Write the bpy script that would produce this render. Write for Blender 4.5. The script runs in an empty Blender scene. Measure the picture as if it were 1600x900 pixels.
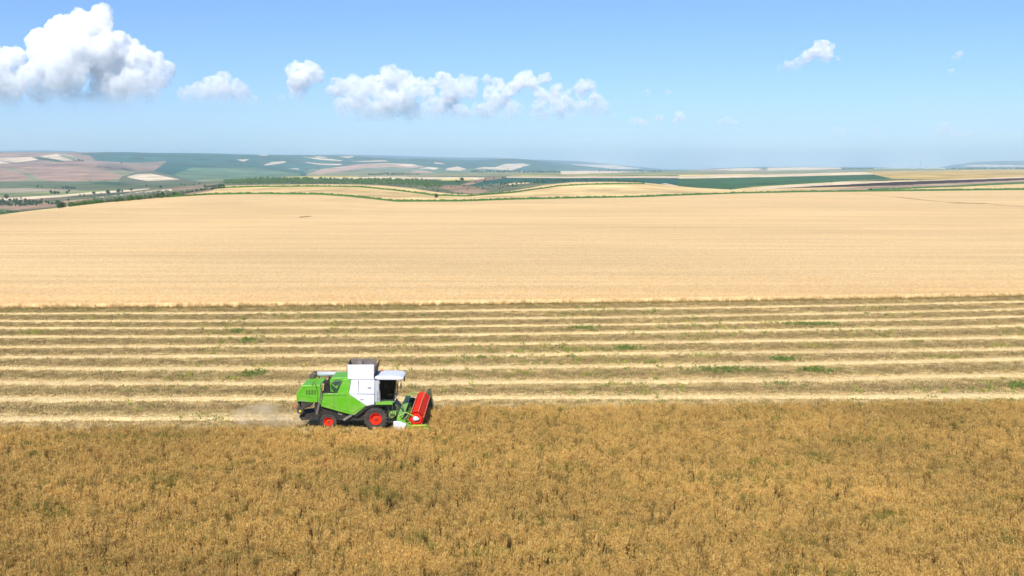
import bpy, bmesh, math, random
import numpy as np
from mathutils import Vector, Matrix, Quaternion
R = math.radians
rng = np.random.default_rng(7)
random.seed(7)
scn = bpy.context.scene
COL = scn.collection

# ------------------------------------------------------------------ camera, light, exposure
CAM_H, FPX = 21.0, 1600.0
PITCH = math.atan(192 / FPX)
cam_d = bpy.data.cameras.new('camera'); cam = bpy.data.objects.new('camera', cam_d); COL.objects.link(cam)
cam.location = (0, 0, CAM_H); cam.rotation_euler = (R(90) - PITCH, 0, 0)
cam_d.sensor_width = 36; cam_d.lens = 36 * FPX / 1600; cam_d.clip_start = 0.5; cam_d.clip_end = 60000
scn.camera = cam
SUN_EL, SUN_AZ = R(45), math.atan2(-0.25, -0.97)      # azimuth measured from +Y towards +X
w = bpy.data.worlds.new('World'); scn.world = w; w.use_nodes = True
nt = w.node_tree; bg = nt.nodes['Background']
sky = nt.nodes.new('ShaderNodeTexSky'); sky.sky_type = 'NISHITA'; sky.sun_disc = False
sky.sun_elevation = SUN_EL; sky.sun_rotation = SUN_AZ
sky.air_density = 1.0; sky.dust_density = 0.3; sky.ozone_density = 1.6; sky.altitude = 100
tint = nt.nodes.new('ShaderNodeMix'); tint.data_type = 'RGBA'; tint.blend_type = 'MULTIPLY'
tint.inputs['Factor'].default_value = 1.0; tint.inputs[7].default_value = (0.54, 0.745, 1.16, 1)
nt.links.new(sky.outputs[0], tint.inputs[6]); nt.links.new(tint.outputs[2], bg.inputs[0])
bg.inputs[1].default_value = 0.108
sd = bpy.data.lights.new('sun', 'SUN'); sd.energy = 4.8; sd.angle = R(0.5); sd.color = (1.0, 0.955, 0.88)
sun = bpy.data.objects.new('sun', sd); COL.objects.link(sun)
sdir = Vector((math.sin(SUN_AZ) * math.cos(SUN_EL), math.cos(SUN_AZ) * math.cos(SUN_EL), math.sin(SUN_EL)))
sun.rotation_euler = (-sdir).to_track_quat('-Z', 'Y').to_euler()
scn.view_settings.view_transform = 'Standard'; scn.view_settings.look = 'None'
scn.view_settings.exposure = 0.28; scn.view_settings.gamma = 1.0; scn.view_settings.use_curve_mapping = False
scn.cycles.use_denoising = True
try: scn.cycles.denoiser = 'OPENIMAGEDENOISE'
except Exception: pass
scn.cycles.max_bounces = 32; scn.cycles.diffuse_bounces = 3; scn.cycles.glossy_bounces = 3
scn.cycles.transparent_max_bounces = 12; scn.cycles.volume_bounces = 32
scn.cycles.use_adaptive_sampling = True; scn.cycles.adaptive_threshold = 0.02

# ------------------------------------------------------------------ helpers
def srgb(r, g, b):
    f = lambda c: (c / 255 / 12.92) if c <= 10.31 else ((c / 255 + 0.055) / 1.055) ** 2.4
    return (f(r), f(g), f(b), 1.0)
def tag(o, label=None, cat=None, group=None, kind=None):
    if label: o['label'] = label
    if cat: o['category'] = cat
    if group: o['group'] = group
    if kind: o['kind'] = kind
    return o
def link(name, me, m=None, parent=None):
    o = bpy.data.objects.new(name, me); COL.objects.link(o)
    if m is not None and me is not None:
        for mm in (m if isinstance(m, (list, tuple)) else [m]): me.materials.append(mm)
    if parent is not None: o.parent = parent
    return o
def empty(name, loc, rz=0):
    o = bpy.data.objects.new(name, None); COL.objects.link(o); o.location = loc; o.rotation_euler = (0, 0, rz)
    o.empty_display_size = 0.2
    return o
def mesh_np(name, V, F, smooth=False):
    """V (n,3), F (m,k) constant face size"""
    V = np.ascontiguousarray(V, np.float32); F = np.ascontiguousarray(F, np.int32)
    me = bpy.data.meshes.new(name); k = F.shape[1]
    me.vertices.add(len(V)); me.vertices.foreach_set('co', V.ravel())
    me.loops.add(F.size); me.loops.foreach_set('vertex_index', F.ravel())
    me.polygons.add(len(F)); me.polygons.foreach_set('loop_start', np.arange(0, F.size, k, dtype=np.int32))
    me.update(calc_edges=True)
    if smooth: me.polygons.foreach_set('use_smooth', np.ones(len(F), bool))
    return me
def grid_faces(nr, nc):
    i = np.arange(nr - 1)[:, None] * nc + np.arange(nc - 1)[None, :]
    i = i.ravel()
    return np.stack([i, i + 1, i + nc + 1, i + nc], 1)

class N:
    """tiny node helper"""
    def __init__(s, name):
        s.m = bpy.data.materials.new(name); s.m.use_nodes = True; s.t = s.m.node_tree
        s.b = s.t.nodes['Principled BSDF']; s.out = s.t.nodes['Material Output']
    def n(s, typ, **kw):
        x = s.t.nodes.new(typ)
        for k, v in kw.items(): setattr(x, k, v)
        return x
    def l(s, a, b): s.t.links.new(a, b)
    def pos(s, scale=(1, 1, 1)):
        g = s.n('ShaderNodeNewGeometry'); m = s.n('ShaderNodeMapping'); m.inputs['Scale'].default_value = scale
        s.l(g.outputs['Position'], m.inputs[0]); return m.outputs[0]
    def obj(s, scale=(1, 1, 1)):
        g = s.n('ShaderNodeTexCoord'); m = s.n('ShaderNodeMapping'); m.inputs['Scale'].default_value = scale
        s.l(g.outputs['Object'], m.inputs[0]); return m.outputs[0]
    def noise(s, vec, scale, detail=4, rough=0.6):
        x = s.n('ShaderNodeTexNoise'); x.inputs['Scale'].default_value = scale; x.inputs['Detail'].default_value = detail
        x.inputs['Roughness'].default_value = rough; s.l(vec, x.inputs['Vector']); return x.outputs[0]
    def ramp(s, fac, stops, interp='LINEAR'):
        x = s.n('ShaderNodeValToRGB'); cr = x.color_ramp; cr.interpolation = interp
        while len(cr.elements) < len(stops): cr.elements.new(0.5)
        for e, (p, c) in zip(cr.elements, stops):
            e.position = p; e.color = c if len(c) == 4 else (*c, 1)
        s.l(fac, x.inputs[0]); return x.outputs[0]
    def mix(s, fac, a, b, mode='MIX'):
        x = s.n('ShaderNodeMix'); x.data_type = 'RGBA'; x.blend_type = mode
        for i, v in ((0, fac), (6, a), (7, b)):
            if hasattr(v, 'is_linked') or hasattr(v, 'links'): s.l(v, x.inputs[i])
            else: x.inputs[i].default_value = v
        return x.outputs[2]
    def math(s, op, a, b=0.0, c=0.0, clamp=False):
        x = s.n('ShaderNodeMath', operation=op); x.use_clamp = clamp
        for i, v in enumerate((a, b, c)):
            if hasattr(v, 'links'): s.l(v, x.inputs[i])
            else: x.inputs[i].default_value = v
        return x.outputs[0]
    def bump(s, h, strength=0.5, dist=0.1):
        x = s.n('ShaderNodeBump'); x.inputs['Strength'].default_value = strength; x.inputs['Distance'].default_value = dist
        s.l(h, x.inputs['Height']); s.l(x.outputs[0], s.b.inputs['Normal'])
    def base(s, c, rough=0.9, spec=0.2):
        if hasattr(c, 'links'): s.l(c, s.b.inputs['Base Color'])
        else: s.b.inputs['Base Color'].default_value = c
        s.b.inputs['Roughness'].default_value = rough
        s.b.inputs['Specular IOR Level'].default_value = spec
def G(v): return (v, v, v, 1)

# ------------------------------------------------------------------ photo measurements -> rays
cP, sP = math.cos(PITCH), math.sin(PITCH)
def ray(u, v):
    """direction per unit of forward distance: (t = X/Y, e = dZ/dY)"""
    x = (np.asarray(u, float) - 800) / FPX; y = -(np.asarray(v, float) - 450) / FPX
    dy = cP + y * sP
    return x / dy, (-sP + y * cP) / dy
def proj(X, Y, Z):
    zc = Y * cP - (Z - CAM_H) * sP; yc = Y * sP + (Z - CAM_H) * cP
    return 800 + FPX * X / zc, 450 - FPX * yc / zc
def flat(u, v, z=0.0):
    t, e = ray(u, v); Y = (z - CAM_H) / e; return t * Y, Y

# ------------------------------------------------------------------ terrain: surveyed contour lines (u, v, distance)
L1 = [(-500,352,240),(0,340,276),(80,329,320),(150,320,362),(200,314.5,395),(270,308,430),(330,304.5,452),(400,303.5,462),(500,304.5,458),(545,307.5,445),(620,315.2,404),(720,315,405),(800,312,425),(1000,308,459),(1150,302.5,520),(1250,300.5,545),(1600,297,585),(2100,292,640)]
L2 = [(-500,356,400),(0,344,420),(150,323,480),(250,311,520),(320,300,560),(350,293.5,600),(400,292.3,600),(500,291.5,600),(560,292.5,590),(620,298,560),(680,306,520),(730,307,515),(800,301.5,560),(870,291.5,640),(920,288.5,660),(1010,287.5,680),(1080,294,690),(1140,297,690),(1250,293.5,720),(1600,285,800),(2100,280,850)]
L3 = [(-500,350,600),(0,341,620),(150,322,650),(250,309,700),(320,298,720),(350,290.3,720),(400,289,720),(500,288,720),(560,288.5,700),(600,290,690),(640,294,665),(680,300,630),(720,304.3,600),(760,304.5,605),(800,300,640),(850,289.5,720),(900,284.5,780),(950,284,800),(1000,285,800),(1060,290.5,770),(1140,296,735),(1250,290,820),(1400,282,1000),(1600,277.5,1100),(2100,272,1200)]
L4 = [(-500,338,800),(0,325,800),(150,311,850),(250,302,900),(320,296,950),(400,292,900),(500,291,900),(600,293,850),(680,302,760),(720,303,700),(760,303,720),(800,298,780),(850,290,850),(900,286.5,900),(1000,286.3,950),(1060,288,900),(1140,293,830),(1250,285,950),(1400,279,1150),(1600,274,1300),(2100,268,1400)]
L5 = [(-500,310,1100),(0,305,1100),(150,300,1150),(250,295,1200),(320,288,1250),(400,281,1200),(500,279,1200),(600,281,1150),(700,286,1050),(760,287,1050),(800,284,1100),(850,280,1150),(900,278,1300),(1000,277.5,1300),(1140,278,1350),(1250,275,1400),(1400,272,1500),(1600,269,1700),(2100,266,1800)]
L6 = [(-500,286,1800),(0,284,1800),(150,283,1800),(250,283,1800),(320,283,1750),(400,279.5,1700),(500,275.5,1900),(600,274,2000),(800,272.5,2100),(1000,271.5,2300),(1250,269,2500),(1600,266,2800),(2100,265,2800)]
L7 = [(-500,264,2500),(0,262,2500),(100,262,2500),(200,266,2450),(300,272,2350),(400,273,2400),(500,272,2500),(600,271,2700),(800,269,3200),(1000,268,3500),(1250,266.3,3800),(1600,264.3,3900),(2100,264,3900)]
L8 = [(-500,248,3300),(0,246.5,3300),(40,245,3300),(90,240.8,3300),(120,245,3350),(150,248,3400),(200,251,3500),(300,254,3500),(400,259,3600),(470,266,3800),(500,263.5,3900),(560,258,4000),(600,255.8,4050),(650,258,4100),(700,263,4200),(760,264.5,4300),(800,266.5,4500),(900,267,4800),(1000,267,5000),(1100,265.2,5000),(1180,262.5,5000),(1250,261.5,5000),(1310,261.8,5000),(1370,263.8,5000),(1600,264,5000),(2100,263,5000)]
L9 = [(-500,240,5000),(0,238.7,5000),(100,239,5000),(200,238.2,4800),(300,239.8,4800),(400,241.8,5000),(500,242.8,5500),(560,244.2,5600),(620,248,5800),(680,248.3,6000),(740,250.5,6000),(790,247.5,6200),(830,249.5,6300),(870,254.5,6400),(910,259,6500),(960,264,6500),(1040,266.5,6500),(1100,265.5,6500),(1200,264,6500),(1300,263.8,6500),(1600,263.8,6500),(2100,263,6500)]
L10 = [(-500,246,7000),(0,244,7000),(200,244,7000),(400,247,7000),(560,250,7500),(700,253,7500),(800,254,7500),(870,259,7500),(960,266,7500),(1040,268,7500),(1200,266,7500),(1600,266,7500),(2100,266,7500)]
L11 = [(-500,238,9500),(0,235.8,9500),(60,235.0,9500),(110,236.0,9500),(130,238.5,9500),(200,239.5,9500),(300,239.2,9500),(400,241.5,9500),(470,242,9500),(540,241.5,9800),(600,243,9800),(700,246,9800),(790,246.5,9800),(830,249.5,9800),(860,250.2,9800),(900,251.5,9800),(950,256,9800),(1000,261,9800),(1045,265,9800),(1090,265,9800),(1130,262,9800),(1200,260.5,9800),(1350,261,9800),(1460,263,9800),(1490,257.5,9800),(1530,252.7,9800),(1570,251.3,9800),(1600,251.2,9800),(1800,253,9800),(2100,258,9800)]
LINES = [L1, L2, L3, L4, L5, L6, L7, L8, L9, L10, L11]
DS = 1.5                                                        # survey distances -> metres
NROW = [50, 36, 22, 30, 60, 50, 60, 110, 60, 12, 44, 6]
uc = np.concatenate([np.arange(-500, -40, 12.0), np.arange(-40, 1640, 2.2), np.arange(1640, 2101, 12.0)])
tcol, _ = ray(uc, 265.0)
def smooth(a, k=9):
    ker = np.hanning(k + 2)[1:-1]; ker /= ker.sum()
    return np.convolve(np.pad(a, k // 2, 'edge'), ker, 'valid')
KY, KZ = [np.full_like(tcol, 128.0), np.full_like(tcol, 290.0)], [np.full_like(tcol, -0.06), np.full_like(tcol, 0.0)]
for L in LINES:
    A = np.array(L, float); A[:, 2] *= DS; t, e = ray(A[:, 0], A[:, 1]); z = CAM_H + e * A[:, 2]
    KY.append(smooth(np.interp(tcol, t, A[:, 2]))); KZ.append(smooth(np.interp(tcol, t, z), 7))
KY.append(KY[-1] + 3000); KZ.append(KZ[-1] - 120)
KY, KZ = np.array(KY), np.array(KZ)
for k in range(1, len(KY)): KY[k] = np.maximum(KY[k], KY[k - 1] + 15)
NROW = [8] + NROW
h = np.diff(KY, axis=0); d = np.diff(KZ, axis=0) / h
M = np.zeros_like(KZ); M[0] = 0; M[-1] = d[-1]
for k in range(1, len(KY) - 1):                                  # monotone cubic: crests stay at the surveyed lines
    w1 = 2 * h[k] + h[k - 1]; w2 = h[k] + 2 * h[k - 1]
    with np.errstate(divide='ignore', invalid='ignore'):
        m = (w1 + w2) / (w1 / d[k - 1] + w2 / d[k])
    M[k] = np.where(d[k - 1] * d[k] > 0, m, 0)
Ys, Zs, Kid = [], [], []
for k in range(len(KY) - 1):
    n = NROW[k]
    for i in range(n + (1 if k == len(KY) - 2 else 0)):
        s = i / n; s2, s3 = s * s, s * s * s
        Ys.append(KY[k] + h[k] * s)
        Zs.append((2*s3 - 3*s2 + 1) * KZ[k] + (s3 - 2*s2 + s) * h[k] * M[k] + (-2*s3 + 3*s2) * KZ[k+1] + (s3 - s2) * h[k] * M[k+1])
        Kid.append(k)
Ys, Zs, Kid = np.array(Ys), np.array(Zs), np.array(Kid)
NR, NC = Ys.shape
Xs = tcol[None, :] * Ys
# gentle folds on the far slopes
amp = np.clip((Ys - 1350) / 4500, 0, 1) * 3.2
Zs = Zs + amp * (np.sin(Xs / 170 + 1.3 * np.sin(Ys / 390)) * np.sin(Ys / 210 + Xs / 420)) * (1 - np.clip((Ys - 6700) / 3700, 0, 0.7))
def ground_z(X, Y):
    t = X / Y; j = int(np.clip(np.searchsorted(tcol, t), 1, NC - 1)); a = (t - tcol[j - 1]) / (tcol[j] - tcol[j - 1])
    if Y < 130: return 0.0
    return float((1 - a) * np.interp(Y, Ys[:, j - 1], Zs[:, j - 1]) + a * np.interp(Y, Ys[:, j], Zs[:, j]))
EL = (Zs - CAM_H) / Ys
def ground_at(u, v, ymin=0, ymax=1e9):
    """nearest place on the terrain seen in direction (u, v)"""
    ymin, ymax = ymin * DS, ymax * DS
    t, e = ray(u, v); j = int(np.clip(np.searchsorted(tcol, t), 0, NC - 1))
    col = EL[:, j]; ok = (Ys[:, j] >= ymin) & (Ys[:, j] <= ymax)
    idx = np.nonzero(ok & (col >= e))[0]
    if len(idx) == 0: idx = np.array([np.argmax(np.where(ok, col, -9))])
    i = idx[0]
    if i > 0 and col[i] > e and col[i-1] < e:
        f = (e - col[i - 1]) / (col[i] - col[i - 1]); Y = Ys[i-1, j] + f * (Ys[i, j] - Ys[i-1, j]); Z = Zs[i-1, j] + f * (Zs[i, j] - Zs[i-1, j])
    else: Y, Z = Ys[i, j], Zs[i, j]
    return Vector((float(t * Y), float(Y), float(Z)))

# ---- field colours on the land (colour of each field, distance haze painted into the teal and blue ones; stored per vertex)
WHEAT = srgb(224, 190, 128)[:3]; CREAM = srgb(226, 200, 160)[:3]; PINK = srgb(188, 150, 124)[:3]; MAUVE = srgb(156, 122, 96)[:3]
DGREEN = srgb(52, 82, 42)[:3]; MGREEN = srgb(92, 104, 60)[:3]; SCRUB = srgb(100, 104, 70)[:3]; HAZED_TEAL = srgb(26, 84, 66)[:3]
OLIVE = srgb(140, 138, 92)[:3]; GOLD = srgb(196, 164, 92)[:3]; PLOUGH = srgb(60, 40, 34)[:3]; BROWN = srgb(150, 122, 94)[:3]
STRIP = srgb(44, 92, 24)[:3]; LIME = srgb(128, 138, 78)[:3]; YEL = srgb(190, 176, 80)[:3]; WOOD = srgb(40, 62, 34)[:3]
U, Vp = proj(Xs, Ys, Zs)
C = np.zeros((NR, NC, 3)); 
def setk(ks, c, mask=None):
    mk = np.isin(Kid, ks)[:, None] & np.ones((1, NC), bool)
    if mask is not None: mk &= mask
    C[mk] = c
setk([0, 1, 2, 3, 4], WHEAT); setk([5, 6], SCRUB); setk([7], OLIVE); setk([8, 9], MAUVE); setk([10, 11, 12, 13], HAZED_TEAL)
nz = lambda sx, sy, p: np.sin(Xs / sx + p + 2 * np.sin(Ys / sy + p)) * np.sin(Ys / sy * 1.3 + p * 2 + np.sin(Xs / sx * 0.7))
left = U < 335
setk([3, 4, 5], BROWN, left); setk([3, 4, 5], MGREEN, left & (nz(60, 50, 1) > 0.25)); 
setk([6], SCRUB, left)
setk([5], SCRUB, (U > 335) & (U < 1060)); setk([5, 6], WHEAT, U > 1060)
setk([8], srgb(100,120,86)[:3], U > 300); setk([9], HAZED_TEAL, U > 480)
setk([9], HAZED_TEAL, (U > 245) & (U < 480)); setk([8], HAZED_TEAL, (U > 262) & (U < 330))
setk([10, 11, 12, 13], srgb(20, 66, 80)[:3], U > 540)  # farthest ridges carry the blue of distance haze in their colour
def inpoly(px, py, P):
    r = np.zeros(px.shape, bool); n = len(P)
    for i in range(n):
        x1, y1 = P[i]; x2, y2 = P[(i + 1) % n]
        if y1 == y2: continue
        c = ((y1 > py) != (y2 > py)) & (px < (x2 - x1) * (py - y1) / (y2 - y1) + x1)
        r ^= c
    return r
def field(c, P, ks=None):
    xs = [p[0] for p in P]; ys = [p[1] for p in P]
    m = (U > min(xs)) & (U < max(xs)) & (Vp > min(ys)) & (Vp < max(ys))
    if ks is not None: m &= np.isin(Kid, ks)[:, None]
    i, j = np.nonzero(m)
    k = inpoly(U[i, j], Vp[i, j], P); C[i[k], j[k]] = c
def band(c, top, bot, ks=None):
    """strip between two polylines"""
    field(c, list(top) + list(bot)[::-1], ks)
HILL = [8, 9]; FAR = [10, 11, 12, 13]; VAL = [3, 4, 5, 6, 7, 8]
# left hills and valley
field(CREAM, [(-60,248),(0,246.5),(48,245.2),(56,247),(60,249.5),(25,254),(0,250.5),(-60,252)], HILL)
field(CREAM, [(-60,252),(0,251.5),(17,255),(0,256.3),(-60,257)], HILL)
field(DGREEN, [(50,246),(62,245),(104,251.5),(90,253.5),(60,249)], HILL)
field(CREAM, [(62,244),(88,240),(112,243),(122,249),(118,250.8),(100,251.3),(70,246)], HILL)
field(OLIVE, [(92,241.5),(110,243.5),(124,248.5),(140,251),(112,250),(95,244.5)], HILL)
field(srgb(170,134,106)[:3], [(100,258),(150,262),(180,271),(200,278),(160,282),(90,284),(60,280),(50,272),(20,262)], HILL + [7])
field(srgb(168,132,104)[:3], [(-60,260),(0,262),(30,268),(48,280),(0,284),(-60,284)], HILL + [7])
field(srgb(148,120,94)[:3], [(150,252),(200,254),(240,253.5),(262,251),(246,258),(236,266),(215,269),(205,271),(180,266),(165,258)], HILL)
field(srgb(128,104,84)[:3], [(150,256),(175,256),(205,262),(215,268),(190,270),(170,264)], HILL)
field(HAZED_TEAL, [(118,240),(140,243),(150,251),(200,254),(240,253.3),(262,251),(300,250),(300,243),(200,236)], HILL)
field(SCRUB, [(190,276),(212,269),(240,267),(300,281),(330,287),(180,288)], [6, 7, 8, 9])
field(HAZED_TEAL, [(246,263),(262,251),(300,245),(470,250),(480,276),(300,282),(240,267)], HILL + [7])
field(srgb(96,120,84)[:3], [(300,262),(400,262),(470,272),(470,276),(300,282),(270,273)], HILL + [7])
field(CREAM, [(198,276),(215,272),(236,271.3),(282,280.7),(230,282.8),(205,278.5)], [6, 7, 8, 9])
field(MGREEN, [(-60,285),(60,284.5),(130,285),(200,287),(330,286),(330,292),(60,294),(-60,293)], [6, 7])
field(DGREEN, [(140,285),(165,283),(210,288),(180,290),(150,288)], [6, 7])
field(srgb(160,144,112)[:3], [(-60,294),(40,293.5),(100,296),(130,298),(60,303),(-60,301)], [5, 6, 7])
field(LIME, [(-60,301.5),(60,301),(120,298.5),(200,295),(200,297),(60,307),(-60,307)], [5, 6])
band(CREAM, [(-60,311),(10,309),(90,305),(140,300.5),(200,297),(232,294)], [(-60,314),(20,312.5),(90,308.5),(140,303.8),(200,299.2),(232,295.5)], [3, 4, 5, 6])
band(CREAM, [(145,308.3),(200,301.5),(240,297.5),(268,295)], [(150,309.8),(200,304),(240,300.3),(268,298)], [3, 4, 5, 6])
band(DGREEN, [(110,308),(160,304.5),(200,300.5)], [(110,309.5),(160,307),(200,302.5)], [3, 4, 5, 6])
band(CREAM, [(300,293.5),(330,290),(352,288)], [(296,298),(330,296),(352,294)], [3, 4])
field(MGREEN, [(-60,328),(0,327),(60,330),(105,325),(140,321),(60,334),(0,338),(-60,345)], [3, 4, 5])
# teal hills, small pale fields
for P in ([(370,249),(390,249),(380,252.8)], [(412,257.5),(425,253),(445,251.8),(448,253.3),(430,257),(415,258.6)],
          [(450,263.2),(466,263.2),(466,265)], [(278,241.3),(270,240.3),(283,241.8)],
          [(472,245),(505,247.2),(537,250.8),(530,251.4),(500,249.6)], [(468,252.2),(500,255.5),(535,256.2),(532,258),(500,257.6)],
          [(490,244.3),(505,244.4),(512,246.4),(495,246)], [(528,244.6),(553,244.2),(548,247.4)], [(404,241.8),(418,241.8),(418,243.3),(404,243)],
          [(550,252),(600,250.5),(608,252),(560,252.8)], [(678,253.8),(690,254.5),(696,257),(680,255.8)],
          [(652,263.8),(668,261),(677,261.6),(672,263.9)], [(670,264.6),(678,261.4),(685,262.4),(680,265.2)],
          [(697,263),(705,261.7),(715,260.3),(722,261.8),(729,264.8),(720,266.8),(697,265.8)]):
    field(CREAM, P, [8, 9, 10, 11])
field(PINK, [(470,276),(500,265),(560,256.5),(600,254.5),(645,256.5),(664,261),(640,262.5),(610,261),(560,263.5),(510,272),(490,276)], [8, 9])
field(CREAM, [(600,254.5),(645,256.5),(664,261),(645,261),(625,258.5)], [8, 9])
field(srgb(120,124,88)[:3], [(490,276),(510,271),(560,264),(600,261.5),(650,263),(680,269),(680,275)], [8, 9])
field(PINK, [(640,267),(660,266),(680,270),(650,271)], [8, 9])
field(CREAM, [(738,264),(755,261),(772,261.5),(790,256),(815,255.5),(829,257.5),(812,262),(800,266),(765,267),(752,263.5)], [9, 10, 11])
field(CREAM, [(716,250.3),(745,250.5),(780,247.5),(800,246),(800,248.5),(770,251.3),(735,252)], [10, 11, 12, 13])
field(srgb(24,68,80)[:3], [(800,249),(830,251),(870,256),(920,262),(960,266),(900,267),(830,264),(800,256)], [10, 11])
# middle distance plain
field(CREAM, [(440,277.5),(480,276.5),(560,276.8),(560,279.6),(470,279.5)], [6, 7, 8])
band(YEL, [(440,276),(500,274.8),(560,275)], [(440,277.5),(500,277),(560,276.8)], [6, 7, 8])
band(CREAM, [(560,276.8),(600,275.5),(700,276.8),(760,277.5),(760,280)], [(560,280),(620,280),(680,280),(720,281.5),(760,281)], [6, 7])
band(OLIVE, [(560,273.3),(800,271.3)], [(560,276),(800,275.3)], [6, 7, 8])
band(YEL, [(690,280),(740,280)], [(690,282.5),(740,282.3)], [5, 6, 7])
field(DGREEN, [(670,283),(715,282),(740,284),(725,289),(680,288)], [5, 6])
field(BROWN, [(720,288.5),(745,281),(770,276.5),(790,276.5),(760,284),(735,290)], [5, 6, 7])
field(BROWN, [(678,291),(700,289.5),(740,291),(765,298.5),(745,302.5),(715,301),(690,294)], [4, 5, 6])
field(HAZED_TEAL, [(730,290),(760,282),(800,277.5),(820,281),(800,285),(760,290)], [5, 6, 7])
band(CREAM, [(780,290),(800,286.3),(850,282.8)], [(780,291),(800,288.3),(850,284.5)], [4, 5, 6])
band(OLIVE, [(800,270.3),(1400,265.5)], [(800,275.3),(1400,270)], [6, 7, 8, 9])
band(YEL, [(800,273.8),(1100,272.5)], [(800,275),(1100,273.6)], [6, 7, 8, 9])
band(CREAM, [(790,275.8),(1057,275.3),(1200,273),(1350,268.5)], [(790,277.6),(1057,279.2),(1200,276.2),(1366,272.2)], [6, 7, 8])
field(CREAM, [(876,267.5),(935,266.8),(1010,268),(960,270),(890,272.3),(876,272)], [7, 8, 9])
field(HAZED_TEAL, [(800,278.5),(900,278.5),(1057,279.5),(1060,291),(1010,287),(960,284),(900,284.5),(850,287),(810,284)], [4, 5, 6, 7])
field(srgb(54,94,50)[:3], [(1056,279.5),(1200,276.5),(1366,272.5),(1394,279.3),(1330,283),(1250,287.2),(1175,291.8),(1135,296),(1090,293.5),(1060,291)], [3, 4, 5, 6, 7])
field(CREAM, [(1032,287),(1040,286.3),(1060,290.5),(1058,291)], [4, 5, 6])
field(LIME, [(1330,264),(1480,264.8),(1600,264),(1700,263),(1700,264.6),(1500,267),(1350,268)], [7, 8, 9])
field(GOLD, [(1350,268),(1600,264.3),(1700,263.5),(1700,274),(1600,275.8),(1460,280.8),(1395,280),(1370,272.5)], [4, 5, 6, 7, 8])
field(MGREEN, [(1393,279.2),(1440,280),(1480,280.5),(1440,282.5),(1330,283.5)], [4, 5, 6])
# right-hand strips
band(CREAM, [(1200,291),(1320,284.3),(1400,283.5),(1600,276.7),(1700,274)], [(1160,297.5),(1260,292.5),(1400,284.5),(1600,278.3),(1700,276)], [3, 4, 5, 6])
band(PLOUGH, [(1160,297.8),(1260,291.5),(1400,284.2),(1600,278),(1700,275)], [(1190,299),(1300,295.2),(1400,289.7),(1600,281.2),(1700,278)], [3, 4, 5, 6])
band(srgb(176,148,118)[:3], [(1290,296),(1400,289.7),(1600,281.2),(1700,278)], [(1340,297.5),(1400,295),(1600,285),(1700,281)], [2, 3, 4, 5])
field(PINK, [(1068,266.5),(1117,264.5),(1150,261.5),(1185,262.8),(1197,265.8),(1200,260),(1312,261),(1318,264),(1250,266.8),(1150,267.5)], [8, 9])
field(CREAM, [(1117,264.5),(1150,261.5),(1185,262.8),(1190,265.8),(1150,267)], [8, 9])
field(CREAM, [(1200,260),(1312,261),(1315,263.5),(1250,266),(1200,266.5)], [8, 9])
field(CREAM, [(1500,259),(1530,257),(1565,258),(1600,258.2),(1700,259),(1700,260),(1520,260.6)], [11, 12, 13])
field(CREAM, [(1380,262.3),(1400,261.8),(1470,262.2),(1480,264),(1380,264)], [9, 10, 11, 12])
field(CREAM, [(890,257),(960,257.5),(978,260.5),(1005,263.5),(960,265),(925,262)], [11, 12, 13])
C[(Kid >= 12)[:, None] & (U < 130) & (Vp > 236.2) & (Vp < 237.8)] = CREAM

# parcels: every far field has its own tone, in slanting plots of a few hundred metres
ang = Xs * .96 + Ys * .28; ang2 = Ys * .96 - Xs * .28
ci = np.floor(ang / 430 + .6 * np.sin(ang2 / 900)).astype(int); cj = np.floor(ang2 / 520 + .5 * np.sin(ang / 700)).astype(int)
tone = np.random.default_rng(3).uniform(.74, 1.28, (61, 61))[ci % 61, cj % 61]; hue = np.random.default_rng(4).uniform(-.14, .14, (61, 61))[ci % 61, cj % 61]
far = np.isin(Kid, [8, 9, 10, 11, 12, 13])[:, None] & (C.mean(2) < .30)
C = np.where(far[..., None], np.clip(C * tone[..., None] * (1 + np.stack([hue, hue * 0, -hue], 2)), 0, 1), C)

def tmat():
    n = N('farmland')
    a = n.n('ShaderNodeAttribute'); a.attribute_name = 'field_colour'
    n1 = n.noise(n.pos((0.012, 0.006, 0.01)), 1, 6, 0.65)
    n2 = n.noise(n.pos((0.004, 0.014, 0.1)), 1, 7, 0.75)
    c = n.mix(1, a.outputs['Color'], n.ramp(n1, [(0.34, G(0.60)), (0.66, G(1.32))]), 'MULTIPLY')
    c = n.mix(1, c, n.ramp(n2, [(0.34, G(0.72)), (0.66, G(1.25))]), 'MULTIPLY')
    n.base(c, 0.95, 0.1); return n.m
terrain_me = mesh_np('ground', np.stack([Xs, Ys, Zs], 2).reshape(-1, 3), grid_faces(NR, NC), True)
at = terrain_me.color_attributes.new('field_colour', 'FLOAT_COLOR', 'POINT')
at.data.foreach_set('color', np.concatenate([C, np.ones((NR, NC, 1))], 2).astype(np.float32).ravel())
tag(link('ground', terrain_me, tmat()), kind='structure')

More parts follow.
